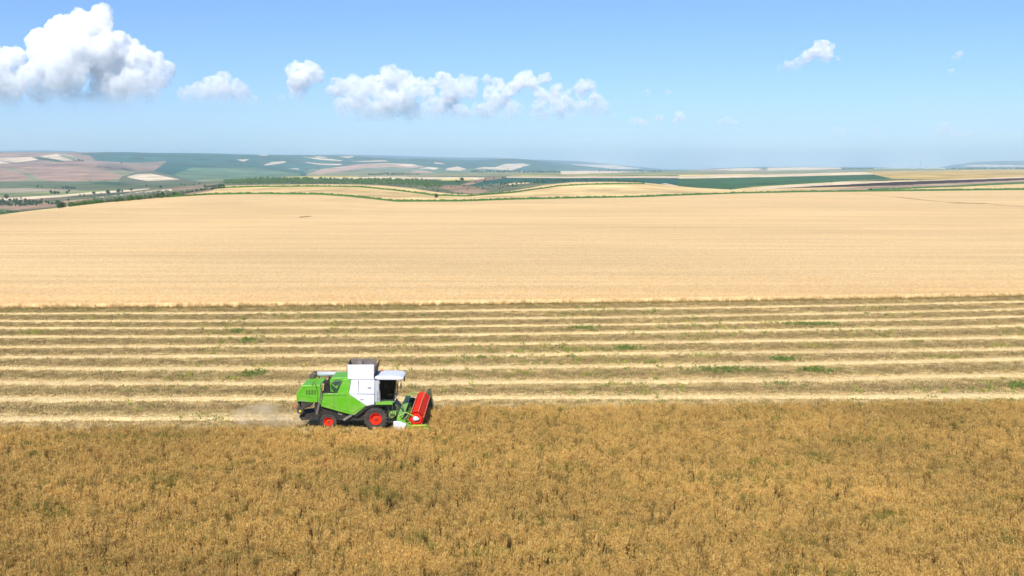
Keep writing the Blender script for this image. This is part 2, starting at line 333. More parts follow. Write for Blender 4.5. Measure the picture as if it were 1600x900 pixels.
# ------------------------------------------------------------------ the cut strip: row lines of the header passes
ROW_L = [490.4,502.4,513,526.7,542.5,558,575.7,598,625]; ROW_C = [485,498,509.5,522,537.5,554,574,598,622.5]; ROW_R = [472.5,484.5,496,510,528,547,562.5,588,617.4]
coef = []
for l, c, r in zip(ROW_L, ROW_C, ROW_R):
    (xl, yl), (xc, yc), (xr, yr) = flat(50, l), flat(800, c), flat(1550, r)
    A = np.array([[xl, xl**2], [xr, xr**2]]); ab = np.linalg.solve(A, [yl - yc, yr - yc]); coef.append((yc, ab[0], ab[1]))
coef = np.array(coef)
coef = np.vstack([[154.3, 0.088, 0.00030], coef, [84.0, 0.012, 0.00006]])      # wheat edge first, the pass being cut last
coef[9] = [91.2, .015, .00008]
def row_y(s, X):
    """Y of row coordinate s (0 = wheat edge, 1..9 swaths, 10 = the present pass)"""
    k = np.arange(len(coef)); c0 = np.interp(s, k, coef[:, 0]); c1 = np.interp(s, k, coef[:, 1]); c2 = np.interp(s, k, coef[:, 2])
    Xc = np.clip(X, -90, 90)
    return c0 + c1 * Xc + c2 * Xc**2 + (X - Xc) * (c1 + 2 * c2 * Xc)
HEADER_X = -7.35
EDGE_FAR = lambda X: 85.4 + .042 * X + .0001 * X * X                               # far edge of the standing brown crop (right of the header)
EDGE_NEAR = lambda X: 78.0 - .014 * (X + 11)
# near ground sheet
S = np.concatenate([np.linspace(-0.6, 10, 160)]); Xg = np.linspace(-190, 190, 220)
XX, SS = np.meshgrid(Xg, S); YY = row_y(SS.ravel(), XX.ravel()).reshape(XX.shape)
Sn = np.linspace(10.05, 26, 60); XX2, SS2 = np.meshgrid(Xg, Sn); YY2 = row_y(10.0, XX2) - (SS2 - 10) * 7.0
XX = np.vstack([XX, XX2]); SS = np.vstack([SS, SS2]); YY = np.vstack([YY, YY2])
ZZ = 0.03 * np.sin(XX / 7 + YY / 3) - 0.03
def soil_mat():
    n = N('stubble_soil')
    p = n.pos()
    fine = n.noise(p, 7.0, 6, 0.75); mid = n.noise(p, 0.9, 5, 0.65); streak = n.noise(n.pos((0.12, 1.6, 1)), 1.0, 5, 0.65)
    c = n.ramp(fine, [(0.30, srgb(78, 66, 44)), (0.46, srgb(134, 112, 72)), (0.60, srgb(178, 152, 98)), (0.75, srgb(216, 188, 126))])
    green = n.ramp(n.noise(n.pos((0.06, 0.4, 1)), 1.0, 5, 0.7), [(0.50, G(0)), (0.66, G(0.75))])
    c = n.mix(green, c, n.ramp(fine, [(0.35, srgb(84, 88, 40)), (0.6, srgb(150, 146, 78))]))
    c = n.mix(1, c, n.ramp(streak, [(0.3, G(0.78)), (0.7, G(1.16))]), 'MULTIPLY')
    c = n.mix(1, c, n.ramp(mid, [(0.3, G(0.82)), (0.7, G(1.15))]), 'MULTIPLY')
    a = n.n('ShaderNodeAttribute'); a.attribute_name = 'row'; row = a.outputs['Fac']
    fr = n.math('FRACT', n.math('ADD', row, 0.5)); d = n.math('ABSOLUTE', n.math('SUBTRACT', fr, 0.5))
    wob = n.math('MULTIPLY', n.math('SUBTRACT', n.noise(n.pos((0.25, 0.9, 1)), 1.0, 6, 0.75), 0.5), 0.55)
    dd = n.math('ADD', d, wob); wfar = n.math('MULTIPLY', n.math('SUBTRACT', 9.0, row, clamp=False), 0.012)
    litter = n.ramp(n.math('ADD', dd, wfar), [(0.21, G(1)), (0.33, G(.6)), (0.44, G(0.0))])
    sc = n.ramp(fine, [(0.32, srgb(176, 146, 92)), (0.55, srgb(216, 188, 128)), (0.75, srgb(236, 212, 156))])
    c = n.mix(litter, c, sc)
    ua = n.n('ShaderNodeAttribute'); ua.attribute_name = 'under'; under = ua.outputs['Fac']     # darker olive-brown ground under the standing crop
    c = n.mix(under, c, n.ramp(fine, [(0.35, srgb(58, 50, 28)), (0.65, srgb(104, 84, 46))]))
    n.base(c, 0.95, 0.1); n.bump(fine, 0.9, 0.12); return n.m
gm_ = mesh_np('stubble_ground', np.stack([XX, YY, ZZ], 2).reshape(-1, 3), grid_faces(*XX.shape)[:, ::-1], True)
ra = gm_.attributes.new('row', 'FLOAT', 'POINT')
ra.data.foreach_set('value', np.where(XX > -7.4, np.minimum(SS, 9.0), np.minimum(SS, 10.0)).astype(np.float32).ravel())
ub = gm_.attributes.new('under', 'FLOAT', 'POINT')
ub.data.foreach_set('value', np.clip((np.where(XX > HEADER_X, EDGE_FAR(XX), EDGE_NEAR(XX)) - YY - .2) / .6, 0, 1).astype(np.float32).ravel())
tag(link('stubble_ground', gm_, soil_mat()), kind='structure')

# ------------------------------------------------------------------ scattering
def scatter(name, pts, rot, scl, idx, protos, mat=None):
    """one object: instances of plant meshes on points (geometry nodes)"""
    me = bpy.data.meshes.new(name); me.vertices.add(len(pts)); me.vertices.foreach_set('co', np.ascontiguousarray(pts, np.float32).ravel())
    for nm, typ, arr in (('rot', 'FLOAT_VECTOR', rot), ('scl', 'FLOAT_VECTOR', scl)):
        a = me.attributes.new(nm, typ, 'POINT'); a.data.foreach_set('vector', np.ascontiguousarray(arr, np.float32).ravel())
    a = me.attributes.new('idx', 'INT', 'POINT'); a.data.foreach_set('value', np.ascontiguousarray(idx, np.int32))
    o = link(name, me)
    c = bpy.data.collections.new(name + '_kinds')
    for i, pm in enumerate(protos):
        po = bpy.data.objects.new('%s_kind_%02d' % (name, i), pm); c.objects.link(po)
    g = bpy.data.node_groups.new(name, 'GeometryNodeTree')
    g.interface.new_socket('Geometry', in_out='INPUT', socket_type='NodeSocketGeometry'); g.interface.new_socket('Geometry', in_out='OUTPUT', socket_type='NodeSocketGeometry')
    gi = g.nodes.new('NodeGroupInput'); go = g.nodes.new('NodeGroupOutput')
    ip = g.nodes.new('GeometryNodeInstanceOnPoints'); ci = g.nodes.new('GeometryNodeCollectionInfo'); ci.inputs['Collection'].default_value = c
    ci.inputs['Separate Children'].default_value = True; ci.inputs['Reset Children'].default_value = True
    ip.inputs['Pick Instance'].default_value = True
    def attr(nm, t):
        x = g.nodes.new('GeometryNodeInputNamedAttribute'); x.data_type = t; x.inputs['Name'].default_value = nm; return x.outputs['Attribute']
    g.links.new(gi.outputs[0], ip.inputs['Points']); g.links.new(ci.outputs[0], ip.inputs['Instance'])
    g.links.new(attr('idx', 'INT'), ip.inputs['Instance Index'])
    e2r = g.nodes.new('FunctionNodeEulerToRotation'); g.links.new(attr('rot', 'FLOAT_VECTOR'), e2r.inputs[0]); g.links.new(e2r.outputs[0], ip.inputs['Rotation'])
    g.links.new(attr('scl', 'FLOAT_VECTOR'), ip.inputs['Scale']); g.links.new(ip.outputs[0], go.inputs[0])
    md = o.modifiers.new('plants', 'NODES'); md.node_group = g
    return o
def slivers(n, base, dirv, length, width):
    """n thin triangles: base points, directions, lengths, widths"""
    side = np.cross(dirv, rng.normal(size=(n, 3))); side /= np.linalg.norm(side, axis=1)[:, None] + 1e-9
    a = base - side * width[:, None] * .5; b = base + side * width[:, None] * .5; c = base + dirv * length[:, None]
    V = np.stack([a, b, c], 1).reshape(-1, 3); F = np.arange(3 * n).reshape(-1, 3)
    return V, F
def merge(parts):
    Vs, Fs, o = [], [], 0
    for V, F in parts: Vs.append(V); Fs.append(F + o); o += len(V)
    return np.concatenate(Vs), np.concatenate(Fs)
def unit(v): return v / (np.linalg.norm(v, axis=1)[:, None] + 1e-9)

def crop_mat():
    n = N('ripe_brown_crop')
    g = n.n('ShaderNodeNewGeometry'); sx = n.n('ShaderNodeSeparateXYZ'); n.l(g.outputs['Position'], sx.inputs[0])
    rnd = n.n('ShaderNodeObjectInfo').outputs['Random']
    f = n.noise(n.pos(), 9.0, 3, 0.6); big = n.noise(n.pos((0.05, 0.09, 0.05)), 1.0, 5, 0.65)
    c = n.ramp(f, [(0.32, srgb(186, 142, 70)), (0.5, srgb(224, 182, 98)), (0.68, srgb(246, 218, 146))])
    c = n.mix(n.ramp(rnd, [(0.0, G(0.0)), (1.0, G(0.35))]), c, srgb(190, 158, 90))
    c = n.mix(n.ramp(rnd, [(0.80, G(0)), (0.88, G(.7))]), c, srgb(128, 106, 58))
    c = n.mix(1, c, n.ramp(big, [(0.32, G(0.80)), (0.68, G(1.18))]), 'MULTIPLY')
    gm = n.math('MULTIPLY', n.ramp(n.noise(n.pos((0.16, 0.3, 0.0)), 1.0, 4, 0.7), [(0.50, G(0)), (0.66, G(0.9))]), n.ramp(rnd, [(0.45, G(0)), (0.7, G(1))]))
    c = n.mix(gm, c, srgb(112, 120, 42))
    n.base(c, 0.8, 0.15)
    # thin dry leaves let a little light through
    tr = n.n('ShaderNodeBsdfTranslucent'); n.l(c, tr.inputs[0]); mx = n.n('ShaderNodeMixShader'); mx.inputs[0].default_value = 0.25
    n.l(n.b.outputs[0], mx.inputs[1]); n.l(tr.outputs[0], mx.inputs[2]); n.l(mx.outputs[0], n.out.inputs[0])
    return n.m
M_CROP = crop_mat()
def crop_plant(k):
    parts = []; H = 0.95
    nb = 9
    for b in range(nb):                                   # branching stems, seed pods crowd the top
        a = rng.uniform(0, 2 * math.pi); r = rng.uniform(0, 0.16); base = np.array([math.cos(a) * r * .4, math.sin(a) * r * .4, 0.0])
        top = np.array([math.cos(a) * r * 1.7, math.sin(a) * r * 1.7, H * rng.uniform(0.75, 1.0)])
        dv = top - base; parts.append(slivers(1, base[None], unit(dv[None]), np.array([np.linalg.norm(dv)]), np.array([0.014])))
        n = 16; s = rng.uniform(0.45, 1.0, n); bp = base + dv * s[:, None]
        dr = unit(rng.normal(size=(n, 3)) * [0.55, 0.55, 0.3] + [0, 0, 1.0])
        parts.append(slivers(n, bp, dr, rng.uniform(0.07, 0.19, n), rng.uniform(0.014, 0.028, n)))
    V, F = merge(parts); me = mesh_np('crop_plant_kind', V, F); me.materials.append(M_CROP); return me
protos = [crop_plant(k) for k in range(8)]
dx = 0.26; gx, gy = np.meshgrid(np.arange(-62, 62, dx), np.arange(32, 92, dx))
gx = gx.ravel() + rng.uniform(-.5, .5, gx.size) * dx * 1.2; gy = gy.ravel() + rng.uniform(-.5, .5, gy.size) * dx * 1.2
edge = np.where(gx > HEADER_X, EDGE_FAR(gx), EDGE_NEAR(gx))
def vnoise(x, y, s, seed=0):
    r = np.random.default_rng(seed).uniform(0, 1, (97, 97)); x = x / s + 1000; y = y / s + 1000
    i, j = np.floor(x).astype(int), np.floor(y).astype(int); fx, fy = x - i, y - j; fx = fx*fx*(3-2*fx); fy = fy*fy*(3-2*fy)
    g = lambda a, b: r[a % 97, b % 97]
    return (g(i, j)*(1-fx)*(1-fy) + g(i+1, j)*fx*(1-fy) + g(i, j+1)*(1-fx)*fy + g(i+1, j+1)*fx*fy)
def fbm(x, y, s, seed=0): return sum(vnoise(x, y, s / 2**k, seed + k) / 2**k for k in range(4)) / 1.875
keep = gy < edge - 0.15 + 0.5 * (fbm(gx, gy, 3, 3) - 0.5)
keep &= np.abs(gx) < gy * 0.55 + 10
dens = fbm(gx, gy * .8, 1.0, 11)
keep &= rng.uniform(0, 1, gx.size) < np.clip((dens - 0.33) * 5.0, 0.5, 1)
px, py = gx[keep], gy[keep]; n = len(px)
hsc = 0.85 + 0.42 * (fbm(px, py * .7, 0.7, 21) - 0.45) + rng.uniform(-.10, .14, n)
crop = scatter('brown_crop', np.stack([px, py, np.zeros(n)], 1),
        np.stack([rng.uniform(-.16, .16, n), rng.uniform(-.16, .16, n), rng.uniform(0, 6.28, n)], 1),
        np.stack([hsc * 1.1, hsc * 1.1, hsc], 1), rng.integers(0, 8, n), protos)
tag(crop, 'dense ripe golden brown crop standing uncut across the foreground', 'crop', kind='stuff')
print('crop plants', n)

# ------------------------------------------------------------------ straw swaths
def straw_mat():
    n = N('cut_straw')
    f = n.noise(n.pos(), 6.0, 4, 0.7); b = n.noise(n.pos((0.1, 0.6, 0.3)), 1.0, 4, 0.6)
    c = n.ramp(f, [(0.3, srgb(188, 156, 98)), (0.5, srgb(226, 198, 138)), (0.7, srgb(246, 224, 170))])
    c = n.mix(1, c, n.ramp(b, [(0.3, G(0.85)), (0.7, G(1.08))]), 'MULTIPLY')
    n.base(c, 0.75, 0.2); return n.m
M_STRAW = straw_mat()
def straw_swath(s, label, xmin=-150, xmax=150, wid=1.15, dens=10.0):
    L = xmax - xmin; n = int(L * wid * 2 * dens * 1.3)
    x = rng.uniform(xmin, xmax, n); q = rng.normal(0, 0.72, n); q = np.clip(q, -2.1, 2.1)
    ww = wid * (0.55 + 1.0 * vnoise(x, x * 0 + s * 31, 7, int(s * 10)))
    y = row_y(s, x) + q * ww * 1.5 + 1.0 * (vnoise(x, x * 0 + s * 7, 14, 5) - .5)
    k = (np.abs(x) < y * 0.55 + 12); x, y, q = x[k], y[k], q[k]; n = len(x)
    hgt = 0.20 * np.exp(-q**2 * 1.5)
    m = 3; bx = np.repeat(x, m) + rng.normal(0, .12, n * m); by = np.repeat(y, m) + rng.normal(0, .12, n * m); bz = np.repeat(hgt, m) * rng.uniform(0.1, 1, n * m) + 0.01
    dv = unit(np.stack([rng.normal(size=n*m), rng.normal(size=n*m), rng.normal(0, .28, n*m)], 1))
    V, F = slivers(n * m, np.stack([bx, by, bz], 1), dv, rng.uniform(.15, .42, n * m), rng.uniform(.03, .07, n * m))
    # low mound the loose straw lies on, with a frayed outline
    xs = np.arange(xmin, xmax, 0.45); qs = np.linspace(-1, 1, 11)
    XM, QM = np.meshgrid(xs, qs, indexing='ij'); w2 = wid * (0.55 + 1.0 * vnoise(XM, XM * 0 + s * 31, 7, int(s * 10))) * (0.62 + 0.35 * vnoise(XM, QM * 0 + np.sign(QM) * 40 + s, 0.9, 9))
    YM = row_y(s, XM.ravel()).reshape(XM.shape) + QM * w2 * 0.8 + 1.0 * (vnoise(XM, XM * 0 + s * 7, 14, 5) - .5)
    ZM = 0.14 * (1 - QM**2) - 0.035 + 0.07 * (vnoise(XM, YM, .5, 4) - .5) * (1 - QM**2)
    kk = XM.shape; VM = np.stack([XM, YM, ZM], 2).reshape(-1, 3); FQ = grid_faces(*kk)
    keepf = (np.abs(VM[FQ[:, 0], 0]) < VM[FQ[:, 0], 1] * 0.55 + 12); FQ = FQ[keepf]
    FT = np.concatenate([FQ[:, [0, 1, 2]], FQ[:, [0, 2, 3]]])
    V, F = merge([(VM, FT), (V, F)])
    o = link('straw_swath', mesh_np('straw_swath', V, F), M_STRAW)
    tag(o, label, 'straw row', 'rows of cut straw on the stubble', 'thing'); return o
ords = ['farthest pale straw row, along the edge of the wheat', 'second pale straw row counted from the wheat edge', 'third pale straw row counted from the wheat edge',
        'fourth pale straw row counted from the wheat edge', 'middle pale straw row, fifth from the wheat', 'fourth straw row back from the uncut brown crop at right',
        'third straw row back from the uncut brown crop at right', 'broad straw row passing just behind the combine roof', 'bright straw row along the far edge of the uncut brown crop']
for i, lab in enumerate(ords): straw_swath(i + 1.0, lab, wid=[0.75, 0.8, 0.75, 0.85, 0.95, 1.15, 1.15, 1.3, 1.25][i])
straw_swath(10.0, 'freshly dropped straw row ending behind the combine', -150, -18.0, 1.3)

# ------------------------------------------------------------------ stubble stalks and weeds
def stub_mat():
    n = N('grey_brown_stubble'); f = n.noise(n.pos((0.3, 1, 1)), 1.2, 4, 0.6); rnd = n.n('ShaderNodeObjectInfo').outputs['Random']
    c = n.ramp(rnd, [(0, srgb(116, 98, 66)), (0.5, srgb(172, 146, 98)), (1, srgb(210, 184, 126))])
    c = n.mix(n.ramp(f, [(0.52, G(0)), (0.66, G(.7))]), c, srgb(110, 116, 54)); n.base(c, .9, .1); return n.m
M_STUB = stub_mat()
def stub_clump(k):
    n = 26; b = np.stack([rng.uniform(-.4, .4, n), rng.uniform(-.3, .3, n), np.zeros(n)], 1)
    V, F = slivers(n, b, unit(rng.normal(0, .3, (n, 3)) + [0, 0, 1]), rng.uniform(.08, .22, n), rng.uniform(.02, .045, n))
    me = mesh_np('stubble_kind', V, F); me.materials.append(M_STUB); return me
n = 80000; x = rng.uniform(-105, 105, n); s = rng.uniform(0.1, 10.6, n); y = row_y(np.minimum(s, 10), x) - np.maximum(s - 10, 0) * 7.0
k = (np.abs(x) < y * 0.55 + 8) & (np.abs((s % 1) - 0.5) < 0.34) & (y > np.where(x > HEADER_X, EDGE_FAR(x), EDGE_NEAR(x))); x, y = x[k], y[k]; n = len(x)
tag(scatter('stubble', np.stack([x, y, np.zeros(n)], 1), np.stack([x * 0, x * 0, rng.uniform(0, 6.28, n)], 1), np.repeat(rng.uniform(.8, 1.4, (n, 1)), 3, 1), rng.integers(0, 5, n), [stub_clump(i) for i in range(5)]),
    'short grey brown stubble between the straw rows', 'stubble', kind='stuff')

def weed_mat(name, c1, c2):
    n = N(name); f = n.noise(n.pos(), 4.0, 3, 0.6); n.base(n.ramp(f, [(0.3, c1), (0.7, c2)]), .7, .2); return n.m
M_WEED = weed_mat('weed_green', srgb(50, 92, 34), srgb(136, 150, 66)); M_WEEDY = weed_mat('weed_yellow_green', srgb(110, 122, 40), srgb(176, 172, 74))
def weed_patch(u, v, wpx, label, m=None, n=None, hgt=0.4):
    X0, Y0 = flat(u, v); W = wpx / FPX * Y0; n = n or int(40 + W * 26); D = 0.8
    cx = rng.normal(0, 0.36, n) * W; cy = rng.normal(0, D, n)
    m_ = 12; bx = np.repeat(cx, m_) + rng.normal(0, .10, n * m_); by = np.repeat(cy, m_) + rng.normal(0, .10, n * m_)
    sc = np.repeat(rng.uniform(.5, 1.1, n), m_)
    V, F = slivers(n * m_, np.stack([bx, by, rng.uniform(0, hgt * .7, n * m_) * sc], 1), unit(rng.normal(0, .8, (n*m_, 3)) + [0, 0, .6]), rng.uniform(.10, .26, n*m_) * sc, rng.uniform(.05, .11, n*m_) * sc)
    o = link('weed_patch', mesh_np('weed_patch', V, F), m or M_WEED); o.location = (float(X0), float(Y0), 0)
    tag(o, label, 'weeds', 'green weeds growing in the stubble', 'stuff'); return o
for a in [(395,584,34,'dark green weed patch in the stubble up and left of the combine'), (973,545,34,'dark green dense weed patch right of the middle of the stubble'),
          (915,513,30,'small green weed patch on the third straw row near the middle'), (1272,507,66,'long green weed patch on the fourth row at right'),
          (1130,578,90,'long thin green weed strip right of the combine'), (1275,579,44,'green weed patch at right on the row below the scattered weeds'),
          (1222,562,34,'green weed patch between two straw rows at right centre'), (1215,600,36,'scattered green weeds on the broad straw row at right', None, 30),
          (372,518,14,'tiny green weed tuft far back left of centre'), (388,533,16,'small green weed tuft above the left weed patch'),
          (1590,603,26,'green weed patch at the right edge beside the brown crop'), (1275,541,46,'thin scattered weeds at right in the middle rows', M_WEEDY, 40),
          (322,654,60,'sparse green sprigs on the near straw row left of the dust', M_WEED, 22), (430,573,70,'sparse yellow green weeds above the combine rear', M_WEEDY, 34),
          (60,520,40,'green weed streak at far left of the stubble', M_WEEDY, 60), (1100,556,60,'yellow green weeds in the middle rows at right', M_WEEDY, 50),
          (1480,560,60,'yellow green weeds in the rows near the right edge', M_WEEDY, 40), (1560,541,30,'small olive weed tuft close to the right edge', M_WEEDY, 30),
          (900,546,60,'olive weeds left of the dense weed patch', M_WEEDY, 40), (1210,505,60,'olive weeds left of the long weed patch', M_WEEDY, 40)]:
    weed_patch(*a)

def weed_tuft(k):
    n_ = 16; b_ = np.stack([rng.normal(0, .14, n_), rng.normal(0, .14, n_), rng.uniform(0, .15, n_)], 1)
    V, F = slivers(n_, b_, unit(rng.normal(0, .7, (n_, 3)) + [0, 0, .7]), rng.uniform(.10, .28, n_), rng.uniform(.05, .10, n_))
    me = mesh_np('weed_kind', V, F); me.materials.append(M_WEED if k % 3 == 0 else M_WEEDY); return me
n = 26000; x = rng.uniform(-100, 100, n); s = rng.uniform(0.2, 9.7, n); y = row_y(s, x)
k = (fbm(x, y * .6, 11, 51) > .60) & (rng.uniform(0, 1, n) < np.where(x > 0, .34, .22)) & (np.abs((s % 1) - .5) < .42) & (np.abs(x) < y * .55 + 8)
x, y = x[k], y[k]; n = len(x); print('weeds', n)
tag(scatter('scattered_weeds', np.stack([x, y, x * 0], 1), np.stack([x * 0, x * 0, rng.uniform(0, 6.28, n)], 1), np.repeat(rng.uniform(.6, 1.4, (n, 1)), 3, 1), rng.integers(0, 6, n), [weed_tuft(i) for i in range(6)]),
    'small yellow green weeds scattered through the stubble', 'weeds', kind='stuff')

# ------------------------------------------------------------------ wheat field (standing, with a ragged front)
def wheat_mat():
    n = N('ripe_wheat')
    fine = n.noise(n.pos((3.0, 1.1, 1)), 1.0, 5, 0.85); streak = n.noise(n.pos((0.01, 0.22, 1)), 1.0, 5, 0.6); big = n.noise(n.pos((0.006, 0.012, 1)), 1.0, 4, 0.6)
    c = n.ramp(fine, [(0.25, srgb(182, 142, 86)), (0.5, srgb(227, 190, 131)), (0.75, srgb(253, 226, 170))])
    c = n.mix(1, c, n.ramp(streak, [(0.3, G(0.86)), (0.7, G(1.09))]), 'MULTIPLY')
    c = n.mix(1, c, n.ramp(big, [(0.3, G(0.88)), (0.7, G(1.08))]), 'MULTIPLY')
    n.base(c, .85, .15); n.bump(fine, .5, .3); return n.m
M_WHEAT = wheat_mat()
cols = np.nonzero((uc > -420) & (uc < 2050))[0][::2]; tw = tcol[cols]
rows_w = 90; sw = np.linspace(0, 1, rows_w) ** 1.6
Ya = row_y(0.0, 0) * 0; VW = []
Xf = tw * 154.0; 
for _ in range(6): Xf = tw * (row_y(0.0, Xf))
Yf = row_y(0.0, Xf) + 0.3; Ye = KY[2][cols] - 2
YW = Yf[None] + (Ye - Yf)[None] * sw[:, None]; XW = tw[None] * YW
ZW = np.zeros_like(YW)
for jj, c_ in enumerate(cols): ZW[:, jj] = np.interp(YW[:, jj], Ys[:, c_], Zs[:, c_])
WH = 0.7
ZW += WH * np.where(YW > 570, np.clip((Ye[None] - YW) / 30, 0.15, 1), 1) + 0.05 * (fbm(XW, YW * 2, 1.2, 31) - .5) * (YW < 270)
Vw = np.stack([XW, YW, ZW], 2)
front = Vw[0].copy(); front[:, 2] = -0.05; front[:, 1] -= 0.25
Vw = np.concatenate([front[None], Vw], 0)
tag(link('wheat_field', mesh_np('wheat_field', Vw.reshape(-1, 3), grid_faces(Vw.shape[0], Vw.shape[1]), True), M_WHEAT),
    'pale golden ripe wheat filling the whole middle of the view', 'wheat', kind='stuff')
# tracks pressed into the wheat, far right
def wheat_tuft(k):
    n = 34; b = np.stack([rng.normal(0, .3, n), rng.normal(0, .22, n), np.full(n, .25)], 1)
    V, F = slivers(n, b, unit(rng.normal(0, .22, (n, 3)) + [0, 0, 1]), rng.uniform(.35, .62, n), rng.uniform(.03, .06, n))
    me = mesh_np('wheat_kind', V, F); me.materials.append(M_WHEAT); return me
n = 30000; x = rng.uniform(-150, 150, n); dd = rng.exponential(16, n) + .1; y = row_y(0.0, x) + dd
k = (np.abs(x) < y * .6) ; x, y = x[k], y[k]; n = len(x)
tag(scatter('wheat_ears', np.stack([x, y, np.full(n, 0.0)], 1), np.stack([x * 0, x * 0, rng.uniform(0, 6.28, n)], 1), np.repeat(rng.uniform(.8, 1.15, (n, 1)), 3, 1), rng.integers(0, 5, n), [wheat_tuft(i) for i in range(5)]),
    'upright wheat ears along the front edge of the pale wheat', 'wheat', kind='stuff')
M_DRYWEED = weed_mat('dry_edge_grass', srgb(112, 98, 52), srgb(170, 146, 86))
def edge_tuft(k):
    n = 20; b = np.stack([rng.normal(0, .3, n), rng.normal(0, .15, n), np.zeros(n)], 1)
    V, F = slivers(n, b, unit(rng.normal(0, .35, (n, 3)) + [0, 0, 1]), rng.uniform(.2, .6, n), rng.uniform(.03, .07, n))
    me = mesh_np('edge_grass_kind', V, F); me.materials.append(M_DRYWEED); return me
n = 2600; x = rng.uniform(-100, 100, n); y = row_y(0.0, x) + rng.normal(-.5, .5, n)
tag(scatter('edge_grass', np.stack([x, y, x * 0], 1), np.stack([x * 0, x * 0, rng.uniform(0, 6.28, n)], 1), np.repeat(rng.uniform(.5, 1.15, (n, 1)), 3, 1) , rng.integers(0, 4, n), [edge_tuft(i) for i in range(4)]),
    'olive green weedy grass fringe along the foot of the wheat', 'grass', kind='stuff')

# ------------------------------------------------------------------ grass balks between the fields (raised rough green ribbons)
M_BALK = weed_mat('field_margin_grass', srgb(44, 84, 20), srgb(92, 124, 44))
def balk(pts, th0, th1, label, ymin, ymax, hgt=1.6):
    us = np.arange(pts[0][0], pts[-1][0], 2.5); vs = np.interp(us, [p[0] for p in pts], [p[1] for p in pts]); ths = np.linspace(th0, th1, len(us)) * DS * .55
    Vv = []
    for u, v, th in zip(us, vs, ths):
        p = ground_at(u, v, ymin, ymax); d = th * (1 + .35 * rng.uniform(-1, 1))
        for f, hh in ((-.5, 0), (-.42, .8), (0, 1.0), (.42, .8), (.5, 0)):
            X, Y = p.x, p.y + f * d; Vv.append((X, Y, ground_z(X, Y) + hh * hgt * rng.uniform(.3, 1.1) + (-.15 if hh == 0 else .1)))
    nn = len(us); o = link('grass_strip', mesh_np('grass_strip', np.array(Vv), grid_faces(nn, 5)), M_BALK)
    tag(o, label, 'grass strip', 'green strips between the fields'); return o
balk([(266,308.3),(330,304.5),(400,303.3),(500,304.2),(545,307.3),(620,315.2),(720,314.8),(800,312),(1000,308),(1150,302.3),(1250,300.4),(1600,296.3),(1900,293.5)], 6, 40, 'long dark green grass strip along the far edge of the wheat', 200, 700, 1.4)
balk([(345,294),(400,292.3),(500,291.5),(560,292.5),(620,298),(680,306),(730,307),(800,301.5),(870,291.5),(920,288.5),(1008,287.5)], 7, 7, 'curving green grass strip across the humped wheat fields', 450, 720, 1.4)
balk([(1360,296.5),(1400,295.5),(1500,291),(1600,286),(1700,282)], 14, 60, 'green grass strip at right below the dark ploughed land', 500, 1100, 1.2)
balk([(1140,296.5),(1175,292),(1250,287.4),(1300,284.7)], 6, 8, 'thin green strip under the dark green field at right', 650, 1300, 1.2)

# ------------------------------------------------------------------ trees and shrubs
M_BARK = N('bark'); M_BARK.base(srgb(92, 74, 58), .95); M_BARK = M_BARK.m
def leaf_mat(name, c1, c2):
    n = N(name); f = n.noise(n.pos(), 0.5, 4, 0.65); n.base(n.ramp(f, [(0.3, c1), (0.7, c2)]), .75, .15); return n.m
LEAF = [leaf_mat('leaf_dark', srgb(26, 56, 24), srgb(66, 98, 42)), leaf_mat('leaf_mid', srgb(50, 92, 28), srgb(104, 138, 54)), leaf_mat('leaf_grey', srgb(112, 124, 98), srgb(168, 172, 148))]
def crown_geo(n, rx, rz, z0, leaf, lumps=9):
    cs = rng.normal(size=(lumps, 3)); cs = unit(cs) * rng.uniform(.25, .62, (lumps, 1)); rr = rng.uniform(.34, .58, lumps)
    i = rng.integers(0, lumps, n); p = cs[i] + unit(rng.normal(size=(n, 3))) * (rr[i] * rng.uniform(.75, 1.05, n))[:, None]
    p[:, 2] = np.maximum(p[:, 2], -.82)
    p = p * [rx, rx, rz] + [0, 0, z0]; a = unit(rng.normal(size=(n, 3))); b = unit(np.cross(a, rng.normal(size=(n, 3)))); s = (leaf * rng.uniform(.6, 1.3, n))[:, None]
    V = np.stack([p - a * s, p - b * s * .7, p + a * s, p + b * s * .7], 1).reshape(-1, 3); return V, np.arange(4 * n).reshape(-1, 4)
def trunk_geo(h, r):
    V, F = [], []; n = 6
    for k, (z, rr) in enumerate(((-.4, r * 1.4), (h * .35, r), (h, r * .45))):
        for j in range(n): V.append((rr * math.cos(j * 6.283 / n) + .08 * k, rr * math.sin(j * 6.283 / n), z))
    for k in range(2):
        for j in range(n): F.append((k*n + j, k*n + (j+1) % n, (k+1)*n + (j+1) % n, (k+1)*n + j))
    for q in range(3):                                    # limbs
        a = q * 2.1 + .4; o = len(V)
        for k, (z, rr, d) in enumerate(((h * .45, r * .5, 0), (h * .85, r * .2, r * 5))):
            for j in range(4): V.append((math.cos(a) * d + rr * math.cos(j * 1.571), math.sin(a) * d + rr * math.sin(j * 1.571), z))
        for j in range(4): F.append((o + j, o + (j+1) % 4, o + 4 + (j+1) % 4, o + 4 + j))
    return np.array(V), np.array(F)
KINDS = []
for li in range(3):
    for vv in range(3):
        V, F = crown_geo(620, 1.0, .92, .86, .13, 8 + vv * 2); cm = mesh_np('crown', V, F); cm.materials.append(LEAF[li])
        V, F = trunk_geo(1.0, .09); tm = mesh_np('trunk', V, F, True); tm.materials.append(M_BARK); KINDS.append((cm, tm))
first = {}
def tree(name, u, v, r_px, kind, label, group, ymin=0, ymax=1e9, squash=1.0, cat='tree'):
    p = ground_at(u, v, ymin, ymax); r = r_px / FPX * p.y; k = kind * 3 + random.randrange(3); cm, tm = KINDS[k]
    t = empty(name, p, random.uniform(0, 6.28)); t.scale = (r, r, r * squash)
    c = link('crown', cm, None, t); b = link('trunk', tm, None, t)
    tag(t, label, cat, group); return t
